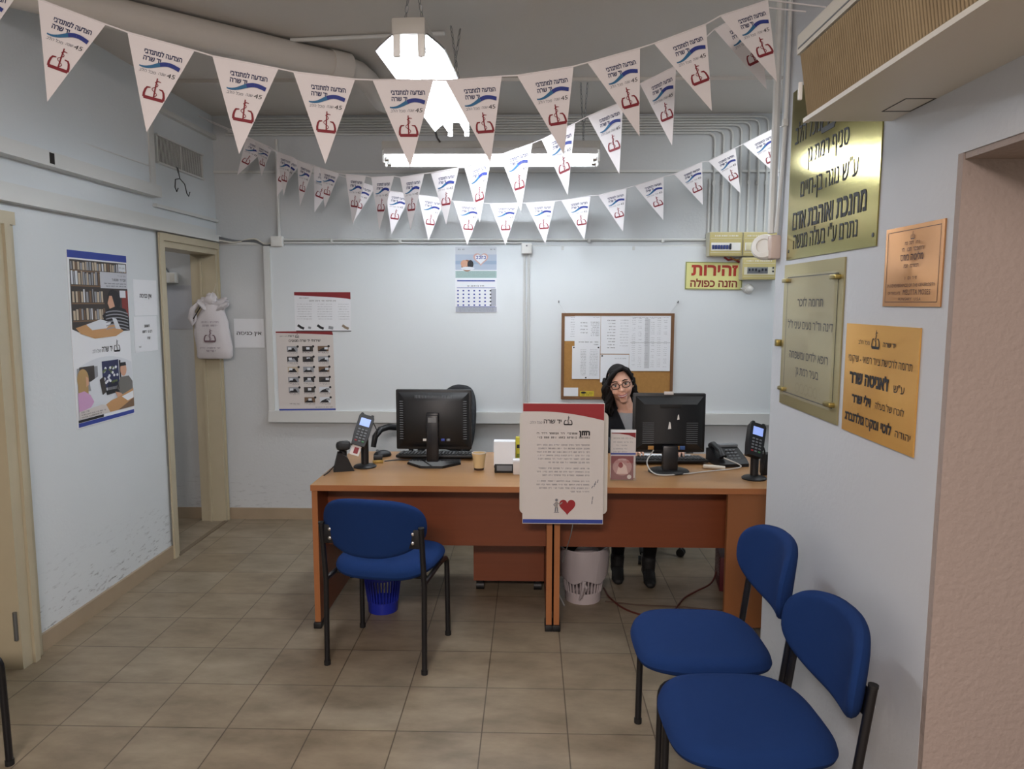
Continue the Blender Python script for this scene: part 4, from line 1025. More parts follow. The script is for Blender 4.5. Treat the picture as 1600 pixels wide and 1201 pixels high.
# fuse panels
PANEL = mat('panel_beige', '#b5a972', .45); PANELD = mat('panel_frame', '#c9c6b2', .5); DB = mat('breaker_blue', '#26366e', .4); DK = mat('breaker_dark', '#202630', .4)
def fuse_box(label, x0, x1, z0, z1, style):
    t = thing('fuse_box', label, 'fuse panel', ((x0+x1)/2, 5.44, (z0+z1)/2)); w_, h_ = x1-x0, z1-z0
    MB().rbox((0, -.055, 0), (w_, .11, h_), .006, PANELD).build('case', t)
    d = MB().rbox((0, -.1135, 0), (w_-.006, .008, h_-.006), .003, PANEL).box(-w_/2+.01, w_/2-.01, -.1182, -.117, h_*.22, h_*.235, PANELD).box(-w_/2+.01, w_/2-.01, -.1182, -.117, -h_*.36, -h_*.345, PANELD).build('door', t)
    l = MB()
    for x in [-.09+.012*i for i in range(15)]:
        if abs(x) < w_/2-.03: l.box(x, x+rng.uniform(.003, .009), -.1180, -.1172, h_*.31, h_*.36, WHITEP)
    l.build('label_strip', d)
    wi = MB().box(-w_*.44, w_*.44, -.1186, -.116, -h_*.27, h_*.06, WHITEP if style != 2 else PANELD).build('breaker_window', d)
    k = MB()
    if style == 0:
        for i in range(7): k.rbox((-w_*.38+.0195*i, -.121, -h_*.12), (.016, .010, .028), .002, DB)
        k.rbox((w_*.13, -.123, -h_*.10), (.012, .014, .04), .002, DK)
    elif style == 1:
        k.rbox((-w_*.22, -.1195, -h_*.10), (w_*.38, .004, h_*.30), .001, mat('label_cream', '#cbc6a4', .6)).rbox((w_*.35, -.121, -h_*.10), (.014, .010, .025), .002, DB)
    else:
        k.rbox((-w_*.05, -.1195, -h_*.08), (w_*.6, .004, h_*.28), .001, GREYP)
        for i in range(6): k.rbox((-w_*.29+.023*i, -.123, -h_*.05-(.008 if i == 3 else 0)), (.012, .010, .018), .002, DK)
        for z in (-.02, .005): k.rbox((w_*.40, -.121, z), (.012, .008, .012), .003, DK)
    k.build('breakers', d)
    return t
fuse_box('left upper beige fuse panel with a row of blue breakers', 1.258, 1.492, 1.968, 2.138, 0)
fuse_box('right upper beige fuse panel with a cream label beside the corner', 1.494, 1.735, 1.968, 2.138, 1)
fuse_box('lower beige fuse panel under the right upper one', 1.494, 1.735, 1.803, 1.962, 2)
tag(MB().tube([(1.38, 5.38, 1.965), (1.41, 5.38, 1.945), (1.45, 5.39, 1.953), (1.492, 5.39, 1.93)], .007, DKRED, 6).tube([(1.42, 5.38, 1.965), (1.46, 5.38, 1.945), (1.49, 5.39, 1.95)], .005, CORK, 6).build('fuse_wiring'), 'loose red wires between the upper and lower fuse panels', 'wires')
t = thing('sensor', 'white round sensor below the lower fuse panel', 'sensor', (1.568, YB, 1.742))
MB().lathe([(.036, 0), (.036, .012), (.030, .022)], WHITEP, 24, E(90, 0, 0)).build('base', t)
MB().sphere((0, -.032, 0), .028, WHITEP).build('dome', t)
MB().box(-.06, -.034, -.02, -.005, -.002, .008, WHITEP).build('cable_entry', t)

# small sheets left of the panel and on the left wall
F = Flat().slab(-.112, .112, -.107, .107, .0015, PAPER).text('אין כניסה', 0, -.012, .038, INK, 2, 'C', .015, .185)
tag(F.build('paper_sign', None, (-2.085, 5.438, 1.41), BACK), 'white paper sign reading no entry on the back wall beside the bag', 'paper sign')
F = Flat().slab(-.132, .132, -.105, .105, .0015, PAPER).text('אין כניסה', .0, -.0, .036, INK, 2, 'C', .015, .135)
tag(F.build('paper_sign', None, (-2.299, 4.385, 1.665), LEFT), 'upper white paper sign on the left wall next to the poster', 'paper sign')
F = Flat().slab(-.132, .132, -.105, .105, .0015, PAPER).lines(-.02, .045, .04, .015, INK, 2, rng).lines(-.05, .07, .006, .015, INK, 2, rng).lines(.0, .045, -.032, .014, INK, 2, rng).lines(-.09, -.065, -.078, .008, INK, 2, rng)
tag(F.build('paper_sign', None, (-2.299, 4.37, 1.45), LEFT), 'lower white paper sign with three short lines on the left wall', 'paper sign')

# tall poster on the left wall, with two printed photographs
F = Flat().slab(-.27, .27, -.45, .45, .004, PAPER)
F.rect(-.27, .27, .413, .45, PBLUE, 1)
def curve(x0, x1, y0, y1, sag, n=12): return [(x0+(x1-x0)*i/n, y0+(y1-y0)*i/n+sag*4*(i/n)*(1-i/n)) for i in range(n+1)]
F.poly([(-.255, .405), (.265, .405), (.265, .085)]+curve(.265, -.265, .085, .055, -.055), A3, 1)
r2 = random.Random(3)
for k, (yb, hh) in enumerate(((.355, .045), (.28, .07), (.19, .07), (.10, .06))):     # book rows
    x = -.25
    while x < (.24 if k == 0 else .02 if k != 1 else .0):
        wd = r2.uniform(.008, .02); F.rect(x, x+wd, yb, yb+hh*r2.uniform(.75, 1), r2.choice([CREAM, A4, A5, LT, CREAM, A5]), 2); x += wd+r2.uniform(.001, .012)
    F.rect(-.255, .03 if k else .265, yb-.010, yb-.002, A4, 2)
F.rect(.0, .265, .265, .352, mat('photo_band', '#b9bcc4', .6), 3).lines(.17, .25, .33, .008, INKG, 4, rng).lines(.09, .25, .306, .012, INK, 4, rng).lines(.03, .25, .288, .006, INK, 4, rng).lines(.05, .25, .274, .006, INK, 4, rng)
F.rect(.18, .255, .36, .40, LT, 3).lines(.185, .25, .375, .008, INKG, 4, rng)
F.rect(.20, .262, .10, .255, mat('photo_redchair', '#7c2f2a', .6), 2).rect(.18, .24, .215, .255, LT, 4)
F.ell(.11, .215, .05, .045, A6, 4).poly([(.075, .225), (.10, .225), (.125, .165), (.075, .15), (.055, .185)], SK, 5).ell(.135, .20, .05, .055, A6, 4)
F.poly([(.05, .15), (.14, .17), (.23, .15), (.262, .10), (.262, .03), (.09, .03), (.02, .08), (.0, .12)], A6, 5)
for i in range(6): F.stroke(curve(.03, .25, .135-.018*i, .125-.018*i, .012, 6), .006, A5, 6)
F.poly([(-.24, .06), (-.10, .085), (.12, .065), (.20, .03), (.12, .005), (-.08, .0), (-.2, .03)], TB, 5).poly([(-.15, .075), (-.02, .10), (.08, .08), (.03, .05), (-.10, .045)], LT, 6).poly([(.09, .105), (.13, .10), (.17, .04), (.12, .045)], LT, 7)
F.text('יד שרה', .03, -.075, .045, INK, 2, 'C', .02, .10).emblem(.125, -.055, .06, INK).text('מכל הלב', -.07, -.075, .026, INKG, 2, 'C', 0, .075, .25)
F.poly([(-.255, -.12)]+curve(-.255, .265, -.15, -.15, .05)+[(.265, -.405), (-.255, -.405)], LT, 1)
F.rect(-.25, -.07, -.27, -.145, A5, 2).rect(-.23, -.10, -.22, -.14, A3, 2).rect(-.03, .13, -.27, -.125, mat('photo_navy', '#2c3156', .6), 2).rect(.135, .15, -.27, -.13, A6, 3)
for i in range(26): F.ell(-.0+r2.uniform(-.02, .12), -.19+r2.uniform(-.06, .05), .011, .008, r2.choice([PAPER, LT, LT, GR]), 4, 8)
F.poly([(-.06, -.22), (-.02, -.205), (.0, -.29), (-.04, -.305)], A3, 5).poly([(-.15, -.225), (-.07, -.20), (-.06, -.31), (-.13, -.33)], LT, 4)
for i in range(10): F.stroke([(.02+.01*i, -.245), (.015+.012*i, -.29)], .006, A6, 5)
F.poly([(-.01, -.285), (.10, -.285), (.13, -.305), (.0, -.31)], A6, 5)
F.ell(-.205, -.205, .05, .055, HB, 4).poly([(-.25, -.21), (-.16, -.2), (-.165, -.29), (-.25, -.29)], HB, 4).poly([(-.18, -.19), (-.16, -.20), (-.158, -.235), (-.18, -.245)], SK, 5)
F.poly([(-.255, -.27), (-.20, -.265), (-.15, -.29), (-.12, -.33), (-.15, -.355), (-.255, -.37)], PK, 5)
F.ell(.175, -.185, .032, .037, SK, 4).poly([(.14, -.165), (.205, -.165), (.20, -.145), (.15, -.145)], A6, 5)
F.poly([(.14, -.225), (.225, -.225), (.262, -.26), (.262, -.34), (.12, -.335), (.08, -.30)], mat('photo_shirt', '#6b6a66', .6), 5).poly([(.08, -.30), (.14, -.315), (.16, -.335), (.10, -.335)], SK, 6)
F.poly([(-.10, -.405), (-.06, -.355), (.10, -.335), (.265, -.30), (.265, -.405)], TB, 6).poly([(-.11, -.345), (.0, -.31), (.08, -.33), (-.02, -.36)], LT, 7).poly([(.14, -.335), (.262, -.315), (.262, -.355), (.2, -.365)], PAPER, 7).poly([(.10, -.405), (.265, -.355), (.265, -.405)], A4, 7)
F.poly([(-.255, -.405), (-.255, -.365), (-.02, -.352), (.02, -.405)], PAPERW, 7).lines(-.24, -.17, -.375, .008, INKG, 8, rng).lines(-.24, -.02, -.388, .006, INK, 8, rng).lines(-.24, -.06, -.400, .006, INK, 8, rng)
F.rect(-.262, -.04, -.422, -.408, A6, 3).rect(-.262, .265, -.445, -.424, PBLUE, 2)
tag(F.build('wall_poster', None, (-2.299, 3.918, 1.448), LEFT), 'tall poster with two office photographs and blue bands on the left wall', 'poster')

# emergency light and faint sheet beyond the door
t = thing('emergency_light', 'white emergency light box on the wall seen through the corridor door', 'light', (-2.665, 5.43, 1.815))
MB().rbox((0, -.03, 0), (.15, .06, .075), .006, WHITEP).build('case', t)
MB().rbox((.055, -.062, 0), (.035, .006, .06), .004, OFFW).build('lens', t)
tag(MB().tube(spl([(-2.66, 5.432, 1.85), (-2.70, 5.432, 1.90), (-2.80, 5.432, 1.95)]), .005, GREYP, 6).build('cable'), 'grey cable rising from the emergency light in the corridor', 'cable')
tag(MB().box(-2.78, -2.50, 5.437, 5.4395, 1.44, 1.76, mat('faint_sheet', '#b5b9c0', .7)).build('wall_sheet'), 'pale sheet on the corridor wall below the emergency light', 'sheet')

# cloth bag on the door frame
BAGM = mat('bag_cloth', '#cbc8cb', .7, bump=.3, bscale=60)
t = thing('tote_bag', 'white printed bag hanging bunched on the corridor door frame', 'bag', (-2.31, 5.33, 1.23))
V = []; Fc = []; n = 40; lev = [(.0, .118, .030), (.015, .130, .040), (.08, .132, .046), (.18, .130, .048), (.27, .118, .05), (.325, .095, .05), (.36, .078, .045), (.385, .068, .04)]
for z, a, b in lev:
    for j in range(n):
        q = 2*pi*j/n; rr = 1+.05*sin(5*q+z*30)*(.3+z*2)+.03*sin(9*q+z*55)
        V.append((a*rr*cos(q)+.01*sin(z*20), b*rr*sin(q), z+.006*sin(3*q)*(z > .02)))
for k in range(len(lev)-1):
    for j in range(n): Fc.append((k*n+j, k*n+(j+1) % n, (k+1)*n+(j+1) % n, (k+1)*n+j))
Fc.append(tuple(range(n))[::-1]); Fc.append(tuple((len(lev)-1)*n+j for j in range(n)))
bag = MB().add(V, Fc, BAGM, True); bo = bag.build('bag_body', t)
o = MB(); r4 = random.Random(5)
for (cx, cz, rx, rz_, tl) in ((-.03, .405, .062, .030, 24), (.05, .398, .075, .024, -28), (.0, .425, .045, .045, 10), (.085, .375, .058, .018, -34), (-.06, .385, .055, .022, 40)):
    V = []; Fc = []; sg, rg = 18, 8; X = T(cx, r4.uniform(-.02, .02), cz) @ E(0, tl, 0)
    for i in range(rg+1):
        tt = pi*i/rg
        for j in range(sg):
            q = 2*pi*j/sg; k = 1+.16*sin(4*q+i)+.12*r4.uniform(-1, 1); V.append((rx*k*sin(tt)*cos(q), .04*k*sin(tt)*sin(q), rz_*k*cos(tt)))
    for i in range(rg):
        for j in range(sg): Fc.append((i*sg+j, (i+1)*sg+j, (i+1)*sg+(j+1) % sg, i*sg+(j+1) % sg))
    o.add(V, Fc, BAGM, True, X)
o.build('bunched_top', t)
MB().tube([(-.085, -.03, .40), (-.125, -.035, .36), (-.145, -.03, .29), (-.135, -.02, .25), (-.115, -.02, .28), (-.11, -.03, .33)], [.012, .02, .022, .018, .014, .010], BAGM, 10).tube([(-.06, -.045, .38), (-.12, -.04, .29)], .004, BLACK, 6).build('handle', t)
F = Flat().emblem(0, .16, .085, mat('bag_print', '#6a545c', .7)).lines(-.06, .06, .235, .012, mat('bag_print_grey', '#807480', .7), 2, rng).lines(-.07, .07, .26, .012, mat('bag_print_grey', '#807480', .7), 2, rng).lines(-.075, .075, .075, .010, mat('bag_print_grey', '#807480', .7), 2, rng).lines(-.03, .04, .05, .014, mat('bag_print_grey', '#807480', .7), 2, rng)
F.build('print', bo, (0, -.0565, 0), BACK)
tag(MB().tube([(-2.31, 5.385, 1.69), (-2.31, 5.35, 1.685), (-2.31, 5.335, 1.70)], .005, STEEL, 6).tube([(-2.285, 5.37, 1.78), (-2.305, 5.35, 1.70)], .006, BEIGE, 6).build('frame_hook'), 'beige hook on the door frame that holds the white bag', 'hook')

# ================================================================== right wall things
XR = 1.029
t = thing('alarm_bell', 'white round alarm bell on the corner of the right wall', 'bell', (1.022, 3.185, 1.872))
X = E(0, -90, 0) @ E(0, 0, 0)
MB().rbox((-.012, -.03, 0), (.045, .085, .10), .012, mat('bell_base', '#c0aea4', .5)).build('base', t)
MB().lathe([(.052, 0), (.054, .02), (.048, .032), (.03, .036), (.028, .030), (.001, .030)], WHITEP, 28, T(-.035, 0, 0) @ E(78, 0, -30)).build('bell_ring', t)

def plaque(label, y0, y1, z0, z1, m_, draw, th=.004):
    W_, H = y1-y0, z1-z0; F = Flat().slab(-W_/2, W_/2, -H/2, H/2, th, m_); draw(F, W_, H)
    return tag(F.build('wall_plaque', None, (XR, (y0+y1)/2, (z0+z1)/2), RIGHT), label, 'plaque')
def q1(F, W_, H):
    for s, y, sz, x, wd, b in (('מכל הלב', .115, .105, -.215, .25, .0), ('סניף רמת גן', .019, .095, -.02, .36, .0), ('ע"ש נוגה בן-חיים', -.094, .095, -.01, .50, .0), ('מחנכת ואוהבת אדם', -.21, .105, -.01, .64, .02), ('נתרם ע"י בעלה מנשה', -.285, .09, -.03, .57, .0)): F.text(s, x, y, sz, INK, 2, 'C', b, wd)
    F.emblem(-.02, .155, .12, INK).text('יד שרה', .19, .115, .105, INK, 2, 'C', .02, .24)
    for x, y in ((-.365, -.29), (.365, -.29)): F.ell(x, y, .007, .007, BLACKM, 2, 10)
plaque('largest pale brass plaque, at the top left under the air conditioner', 2.255, 3.03, 1.812, 2.46, GOLD1, q1)
t = thing('wall_plaque', 'greyish brass plaque behind a clear plate with clips, below the largest one', 'plaque', (XR, 2.752, 1.515))
F = Flat().slab(-.287, .287, -.278, .278, .005, GOLD2)
for a in ((-.245, .245, .225, .229), (-.245, .245, -.229, -.225), (-.245, -.241, -.229, .229), (.241, .245, -.229, .229)): F.rect(*a, mat('engraving', '#2f2b1e', .6), 1)
for s, y, wd, sz in (('תרומה לזכר', .115, .25, .045), ('דינה וד"ר נעים עיני ז"ל', .03, .44, .045), ('רופא ילדים ומשפחה', -.085, .38, .045), ('בעיר רמת גן', -.145, .225, .045)): F.text(s, .0 if 'ר' != s else 0, y, sz, mat('engraving', '#2f2b1e', .6), 2, 'C', .01, wd)
for i in range(5): F.stroke([(-.09+.045*i+.02*cos(a), -.195+.018*sin(a)) for a in [2*pi*k/14 for k in range(15)]], .0025, mat('engraving_faint', '#8d8460', .6), 1)
F.build('brass_sheet', t, (0, 0, 0), RIGHT)
MB().box(-.016, -.012, -.235, .235, -.235, .235, PERSPEX).build('clear_plate', t)
for y, z in ((.235, .215), (-.235, .215), (.235, -.215), (-.235, -.215)):
    MB().rbox((-.012, y, z), (.026, .055, .016), .004, mat('clip_brass', '#8d7f4a', .35, .8)).build('clip', t)
o = MB().rbox((XR-.012, 3.06, 1.48), (.024, .028, .028), .004, mat('clip_brass', '#8d7f4a', .35, .8)); tag(o.build('wall_clip'), 'small brass clip on the wall edge beside the grey brass plaque', 'clip')
def q3(F, W_, H):
    F.emblem(-.02, .125, .05, INK).text('יד שרה', .065, .112, .020, INK, 2, 'C', .02, .075).text('מכל הלב', -.095, .112, .018, INK, 2, 'C', .0, .075)
    for s, x, y, sz, wd, b in (('תרומה לרכישת ציוד רפואי - שיקומי', 0, .055, .033, .40, .0), ("ז'אניטה שרר", -.055, -.012, .052, .26, .05), ('ע"ש', .135, -.012, .034, .06, .0), ('לזכרו של בעלה', .085, -.073, .030, .17, .0), ('וילי שרר', -.095, -.073, .038, .13, .05), ('יהודה', .17, -.135, .03, .085, .0), ('לוטי ומקס גולדנברג', -.05, -.135, .040, .31, .04)): F.text(s, x, y, sz, INK, 2, 'C', b, wd)
p3 = plaque('golden brass plaque with bold lettering, lowest on the right wall', 1.972, 2.428, 1.232, 1.578, GOLD3, q3)
def q4(F, W_, H):
    EN = mat('engraving_brown', '#4a2a18', .6)
    for a in ((-.138, .138, .096, .098), (-.138, .138, -.098, -.096), (-.138, -.136, -.098, .098), (.136, .138, -.098, .098)): F.rect(*a, EN, 1)
    F.emblem(0, .08, .02, EN).lines(-.04, .04, .058, .008, EN, 2, rng).lines(-.06, .06, .040, .010, EN, 2, rng).text('מליטה מוזס', 0, .016, .026, EN, 2, 'C', .02, .12).lines(-.04, .04, -.004, .009, EN, 2, rng).lines(-.035, .035, -.036, .008, EN, 2, rng)
    F.text('IN REMEMBRANCE OF THE GENEROSITY', 0, -.056, .013, EN, 2, 'C', .0, .25, heb=False).text('MELITTA MOSES', .035, -.077, .020, EN, 2, 'C', .0, .14, heb=False).text('OF THE LATE', -.085, -.076, .011, EN, 2, 'C', .0, .07, heb=False).text('HUNGARY   U.S.A', 0, -.093, .012, EN, 2, 'C', .0, .12, heb=False)
plaque('small copper plaque by the doorway edge, with English and Hebrew lines', 1.888, 2.192, 1.634, 1.852, GOLD4, q4)

# air conditioner high on the right wall
t = thing('air_conditioner', 'old white air conditioner with a brown pleated front on the right wall', 'air conditioner', (1.03, 2.21, 2.16))
L_ = 2.9
prof = [(0, 0), (-.235, 0), (-.262, .17), (-.262, .25), (-.15, .36), (0, .36)]
V = [(x, 0, z) for x, z in prof]+[(x, -L_, z) for x, z in prof]; n = len(prof)
MB().add(V, [tuple(range(n)), tuple(range(n, 2*n))[::-1]]+[((i+1) % n, i, n+i, n+(i+1) % n) for i in range(n)], OFFW).build('casing', t)
PL = pleat_mat(); V = []; Fc = []; k = 0
npl = 235; y0 = -.02
a0 = Vector((-.2375, 0, .012)); a1 = Vector((-.2645, 0, .178)); nn = Vector((-1, 0, -.16)).normalized()
ny = npl*8
for i in range(ny+1):
    y = y0-(L_-.04)*i/ny; d = .003+.009*abs(sin(pi*i/8))
    for p in (a0, a0.lerp(a1, .5), a1): q = p+nn*d; V.append((q.x, y, q.z))
for i in range(ny):
    for j in range(2): a = i*3+j; Fc.append((a, a+1, a+4, a+3))
MB().add(V, Fc, PL, True).build('pleated_grille', t)
o = MB().add([(-.25, 0, .182), (-.277, 0, .182), (-.277, 0, .235), (-.25, 0, .26), (-.25, -L_, .182), (-.277, -L_, .182), (-.277, -L_, .235), (-.25, -L_, .26)], [(0,1,2,3),(4,7,6,5),(0,4,5,1),(1,5,6,2),(2,6,7,3)], OFFW)
o.box(-.2785, -.2765, -.9, -.01, .195, .199, GREYP).build('top_rail', t)
MB().box(-.252, -.236, -L_, 0, -.004, .008, OFFW).build('bottom_lip', t)
MB().box(-.20, -.02, -.001, .002, .05, .30, OFFW).rbox((-.262, .004, .085), (.012, .010, .05), .003, WHITEP).build('end_cap', t)
o = MB(); hx0, hx1, hy0, hy1 = -.045, -.003, -.24, -.11
for a in ((hx0-.035, hx1, hy0, hy0+.0035), (hx0-.035, hx1, hy1-.0035, hy1), (hx0-.035, hx0-.032, hy0+.0036, hy1-.0036), (hx1-.003, hx1, hy0+.0036, hy1-.0036)): o.box(a[0], a[1], a[2], a[3], -.0012, .001, BLACK)
o.build('hatch_gap', t)

# ================================================================== the woman
def skin_mesh(chains, sub=2):
    """flesh along chains of (point, radius): closely spaced balls that fuse() melts into one surface"""
    m = MB()
    for ch in chains:
        for (p, a), (q, b) in zip(ch[:-1], ch[1:]):
            a = a if isinstance(a, tuple) else (a, a); b = b if isinstance(b, tuple) else (b, b)
            p, q = Vector(p), Vector(q); ln = (q-p).length; n = max(2, int(ln/(min(a[1], b[1])*.32)))
            for k in range(n+1):
                t = k/n; rx = a[0]+(b[0]-a[0])*t; ry = a[1]+(b[1]-a[1])*t
                m.sphere(tuple(p.lerp(q, t)), (rx, ry, min(rx, ry)), SKIN, None, 14, 9)
    return (m.v, m.f)
def fuse(parts, vox, smooth=4):
    me = bpy.data.meshes.new('fu'); V = []; F = []
    for v, f in parts:
        o = len(V); V += v; F += [tuple(i+o for i in q) for q in f]
    me.from_pydata(V, [], F); o = bpy.data.objects.new('fu', me); COL.objects.link(o)
    r = o.modifiers.new('r', 'REMESH'); r.mode = 'VOXEL'; r.voxel_size = vox
    s = o.modifiers.new('s', 'SMOOTH'); s.factor = .5; s.iterations = smooth
    dg = bpy.context.evaluated_depsgraph_get(); dg.update()
    m = bpy.data.meshes.new_from_object(o.evaluated_get(dg)); bpy.data.objects.remove(o); bpy.data.meshes.remove(me)
    return m
PX_, PY_ = .745, 4.80                                               # hips on the chair
person = thing('person', 'smiling woman with dark curly hair and glasses seated at the right desk', 'person', (PX_, PY_, 0))
def L(x, y, z): return Vector((x, y, z))
pel, wst, chs, nck = L(0, .0, .615), L(-.035, -.02, .70), L(-.09, -.085, .865), L(-.142, -.148, .985)
HC = L(-.184, -.20, 1.135)                                          # head centre
lsh, rsh = L(-.265, -.10, .905), L(.075, -.115, .935)
body = [[(pel, (.155, .125)), (wst, (.125, .10)), (chs, (.145, .10)), (nck, .052), (HC-L(-.01, -.02, .06), .05)],
        [(chs, (.145, .10)), (lsh, .056), (L(-.325, -.20, .76), .043), (L(-.20, -.44, .775), .032), (L(-.155, -.50, .785), .026)],
        [(chs, (.145, .10)), (rsh, .056), (L(.165, -.22, .78), .043), (L(.13, -.46, .78), .032), (L(.115, -.52, .785), .026)],
        [(pel, (.155, .125)), (L(-.10, -.04, .585), .088), (L(-.17, -.40, .575), .066), (L(-.205, -.46, .30), .050), (L(-.215, -.475, .10), .036)],
        [(pel, (.155, .125)), (L(.09, -.04, .585), .088), (L(.02, -.40, .575), .066), (L(-.02, -.52, .30), .050), (L(-.035, -.525, .10), .036)]]
parts = [skin_mesh(body)]
def hand(wr, fwd, side):
    """palm with five separate bent fingers resting on the keys"""
    fwd = fwd.normalized(); out = Vector((side, 0, 0)); upv = Vector((0, 0, 1)); out = (out-fwd*out.dot(fwd)).normalized()
    pm = wr+fwd*.075
    pts = [skin_mesh([[(wr, (.024, .02)), (wr+fwd*.04, (.034, .015)), (pm, (.038, .013))]], 2)]
    for k, (o_, l_) in enumerate(((.033, .070), (.011, .078), (-.011, .073), (-.033, .058))):
        b = wr+fwd*.060+out*(-o_)*1.0; k1 = b+fwd*l_*.45+upv*.010; k2 = b+fwd*l_*.78+upv*.0; k3 = b+fwd*l_*.92-upv*.018
        pts.append(skin_mesh([[(b, .0090), (k1, .0082), (k2, .0075), (k3, .0065)]], 2))
    b = wr+fwd*.02-out*.020; pts.append(skin_mesh([[(b, .012), (b-out*.022+fwd*.022, .0105), (b-out*.026+fwd*.05-upv*.010, .0085)]], 2))
    return pts
parts += hand(L(-.155, -.50, .785), Vector((.25, -1, 0)), -1) + hand(L(.115, -.52, .785), Vector((-.15, -1, 0)), 1)
# head: shaped ellipsoid with brow, cheeks, nose, lips and chin; turned and tilted towards the viewer
HR = Matrix.Translation(HC) @ E(4, -13, -4) @ Matrix.Scale(1.03, 4)
def head_pts():
    V = []; sg, rg = 44, 34
    for i in range(rg+1):
        t = pi*i/rg
        for j in range(sg):
            q = 2*pi*j/sg; x, y, z = sin(t)*cos(q), sin(t)*sin(q), cos(t)
            X_ = .074*x; Y_ = .094*y; Z_ = .112*z
            if z < 0: X_ *= 1-.30*(-z)**1.6; Y_ *= 1-.10*(-z)
            if y < 0 and z < .35:
                Y_ += .006*(1-abs(x))
            if z < -.55 and y < 0: Y_ -= .004*(1-abs(x))*(-z)               # chin
            V.append(Vector((X_, Y_, Z_)))
    F = []
    for i in range(rg):
        for j in range(sg): F.append((i*sg+j, (i+1)*sg+j, (i+1)*sg+(j+1) % sg, i*sg+(j+1) % sg))
    return V, F
def ellip(c, r, X=None):
    m = MB(); m.sphere(c, r, SKIN, X, 16, 10); return ([Vector(v) for v in m.v], m.f)
hv, hf = head_pts(); heads = [(hv, hf)]
heads.append(ellip((0, -.097, -.018), (.012, .018, .013)))                     # nose tip
heads.append(ellip((0, -.090, .004), (.008, .014, .026)))                      # bridge
for s in (-1, 1):
    heads.append(ellip((s*.010, -.092, -.022), (.007, .010, .007)))
    heads.append(ellip((s*.037, -.066, -.026), (.021, .018, .020)))            # smiling cheeks
    heads.append(ellip((s*.030, -.082, .032), (.020, .008, .006)))             # brow ridge
    heads.append(ellip((s*.074, .008, -.005), (.009, .018, .030)))             # ear
heads.append(ellip((0, -.083, -.066), (.022, .010, .006))); heads.append(ellip((0, -.088, -.046), (.024, .009, .005)))
heads.append(ellip((0, -.062, -.088), (.024, .022, .017))); heads.append(ellip((0, -.068, -.074), (.026, .017, .020)))                     # chin
parts += [([HR @ v for v in p[0]], p[1]) for p in heads]
me = fuse(parts, .0048, 3)
for m_ in (SKIN, KNIT, TROU, CARD): me.materials.append(m_)
for p in me.polygons:
    c = p.center; k = 0
    neckline = (c-nck).length < .075 and c.z > .955
    if c.z < .655: k = 2
    elif c.z < 1.0 and not neckline and c.y > -.26 and c.z < .975: k = 1
    if c.y < -.20 and c.z > .62 and c.z < .86: k = 3 if c.y > -.495 else 0
    if c.z < .655: k = 2
    p.material_index = k; p.use_smooth = True
me.name = 'body'; bo = bpy.data.objects.new('body', me); COL.objects.link(bo); bo.parent = person
# open cardigan over the grey top
cg = [[(L(0, .005, .62), (.168, .14)), (wst, (.142, .118)), (chs+L(0, .01, .0), (.160, .115)), (nck+L(0, .018, -.03), .066)],
      [(chs+L(0, .01, .0), (.160, .115)), (lsh, .068), (L(-.325, -.20, .76), .054), (L(-.20, -.44, .775), .041), (L(-.175, -.478, .78), .036)],
      [(chs+L(0, .01, .0), (.160, .115)), (rsh, .068), (L(.165, -.22, .78), .054), (L(.13, -.46, .78), .041), (L(.12, -.495, .782), .036)]]
cm = fuse([skin_mesh(cg)], .008, 4)
bm = bmesh.new(); bm.from_mesh(cm)
ax = (nck-pel)
for sg in (-1, 1):                                                  # clean straight front edges
    p0 = Vector((pel.x+.012+sg*.052, 0, pel.z)); dz = Vector((ax.x+sg*.020, 0, ax.z))
    g = bm.verts[:]+bm.edges[:]+bm.faces[:]
    bmesh.ops.bisect_plane(bm, geom=g, plane_co=p0, plane_no=Vector((dz.z, 0, -dz.x)).normalized())
bmesh.ops.bisect_plane(bm, geom=bm.verts[:]+bm.edges[:]+bm.faces[:], plane_co=Vector((0, 0, .955)), plane_no=Vector((0, .35, 1)).normalized())
kill = []
for f in bm.faces:
    c = f.calc_center_median(); t = (c.z-pel.z)/ax.z; mid = pel+ax*t
    wd = .052+.020*t
    if abs(c.x-mid.x-.012) < wd and c.y < mid.y-.02 and c.z > .60: kill.append(f)
    elif c.z+.35*c.y > .955 and (c-nck).length < .12: kill.append(f)
bmesh.ops.delete(bm, geom=kill, context='FACES'); bm.to_mesh(cm); bm.free()
for p in cm.polygons: p.use_smooth = True
cm.materials.append(CARD); cm.name = 'cardigan'
co = bpy.data.objects.new('cardigan', cm); COL.objects.link(co); co.parent = person
sd = co.modifiers.new('thick', 'SOLIDIFY'); sd.thickness = .006; sd.offset = 1
# hair: cap with a side parting and curly lengths to the shoulders
rh = random.Random(11); hp = []
def cap():
    V, F = head_pts(); keep = []
    V2 = [Vector((v.x*1.13, v.y*1.10+.006, v.z*1.09+.004)) for v in V]
    for f in F:
        c = sum((V[i] for i in f), Vector())/4
        line = .052-.55*abs(c.x-.012)*(1 if c.x > .012 else .8)
        if c.y > .0 or c.z > .078-.5*max(0, c.x-.03): keep.append(f)
    return V2, keep
hb = MB(); cv, cf = cap(); hb.add([tuple(v) for v in cv], cf, HAIRM, True)
def lock(x, y, z, ln, r, ph, sx):
    P = []; Rr = []; n = 9
    for i in range(n):
        t = i/(n-1); P.append((x+sx*t*.035+.014*sin(ph+t*9), y+.012*cos(ph+t*8), z-ln*t)); Rr.append(r*(1-.45*t)*(.7 if i in (0, n-1) else 1))
    hb.tube(P, Rr, HAIRM, 8)
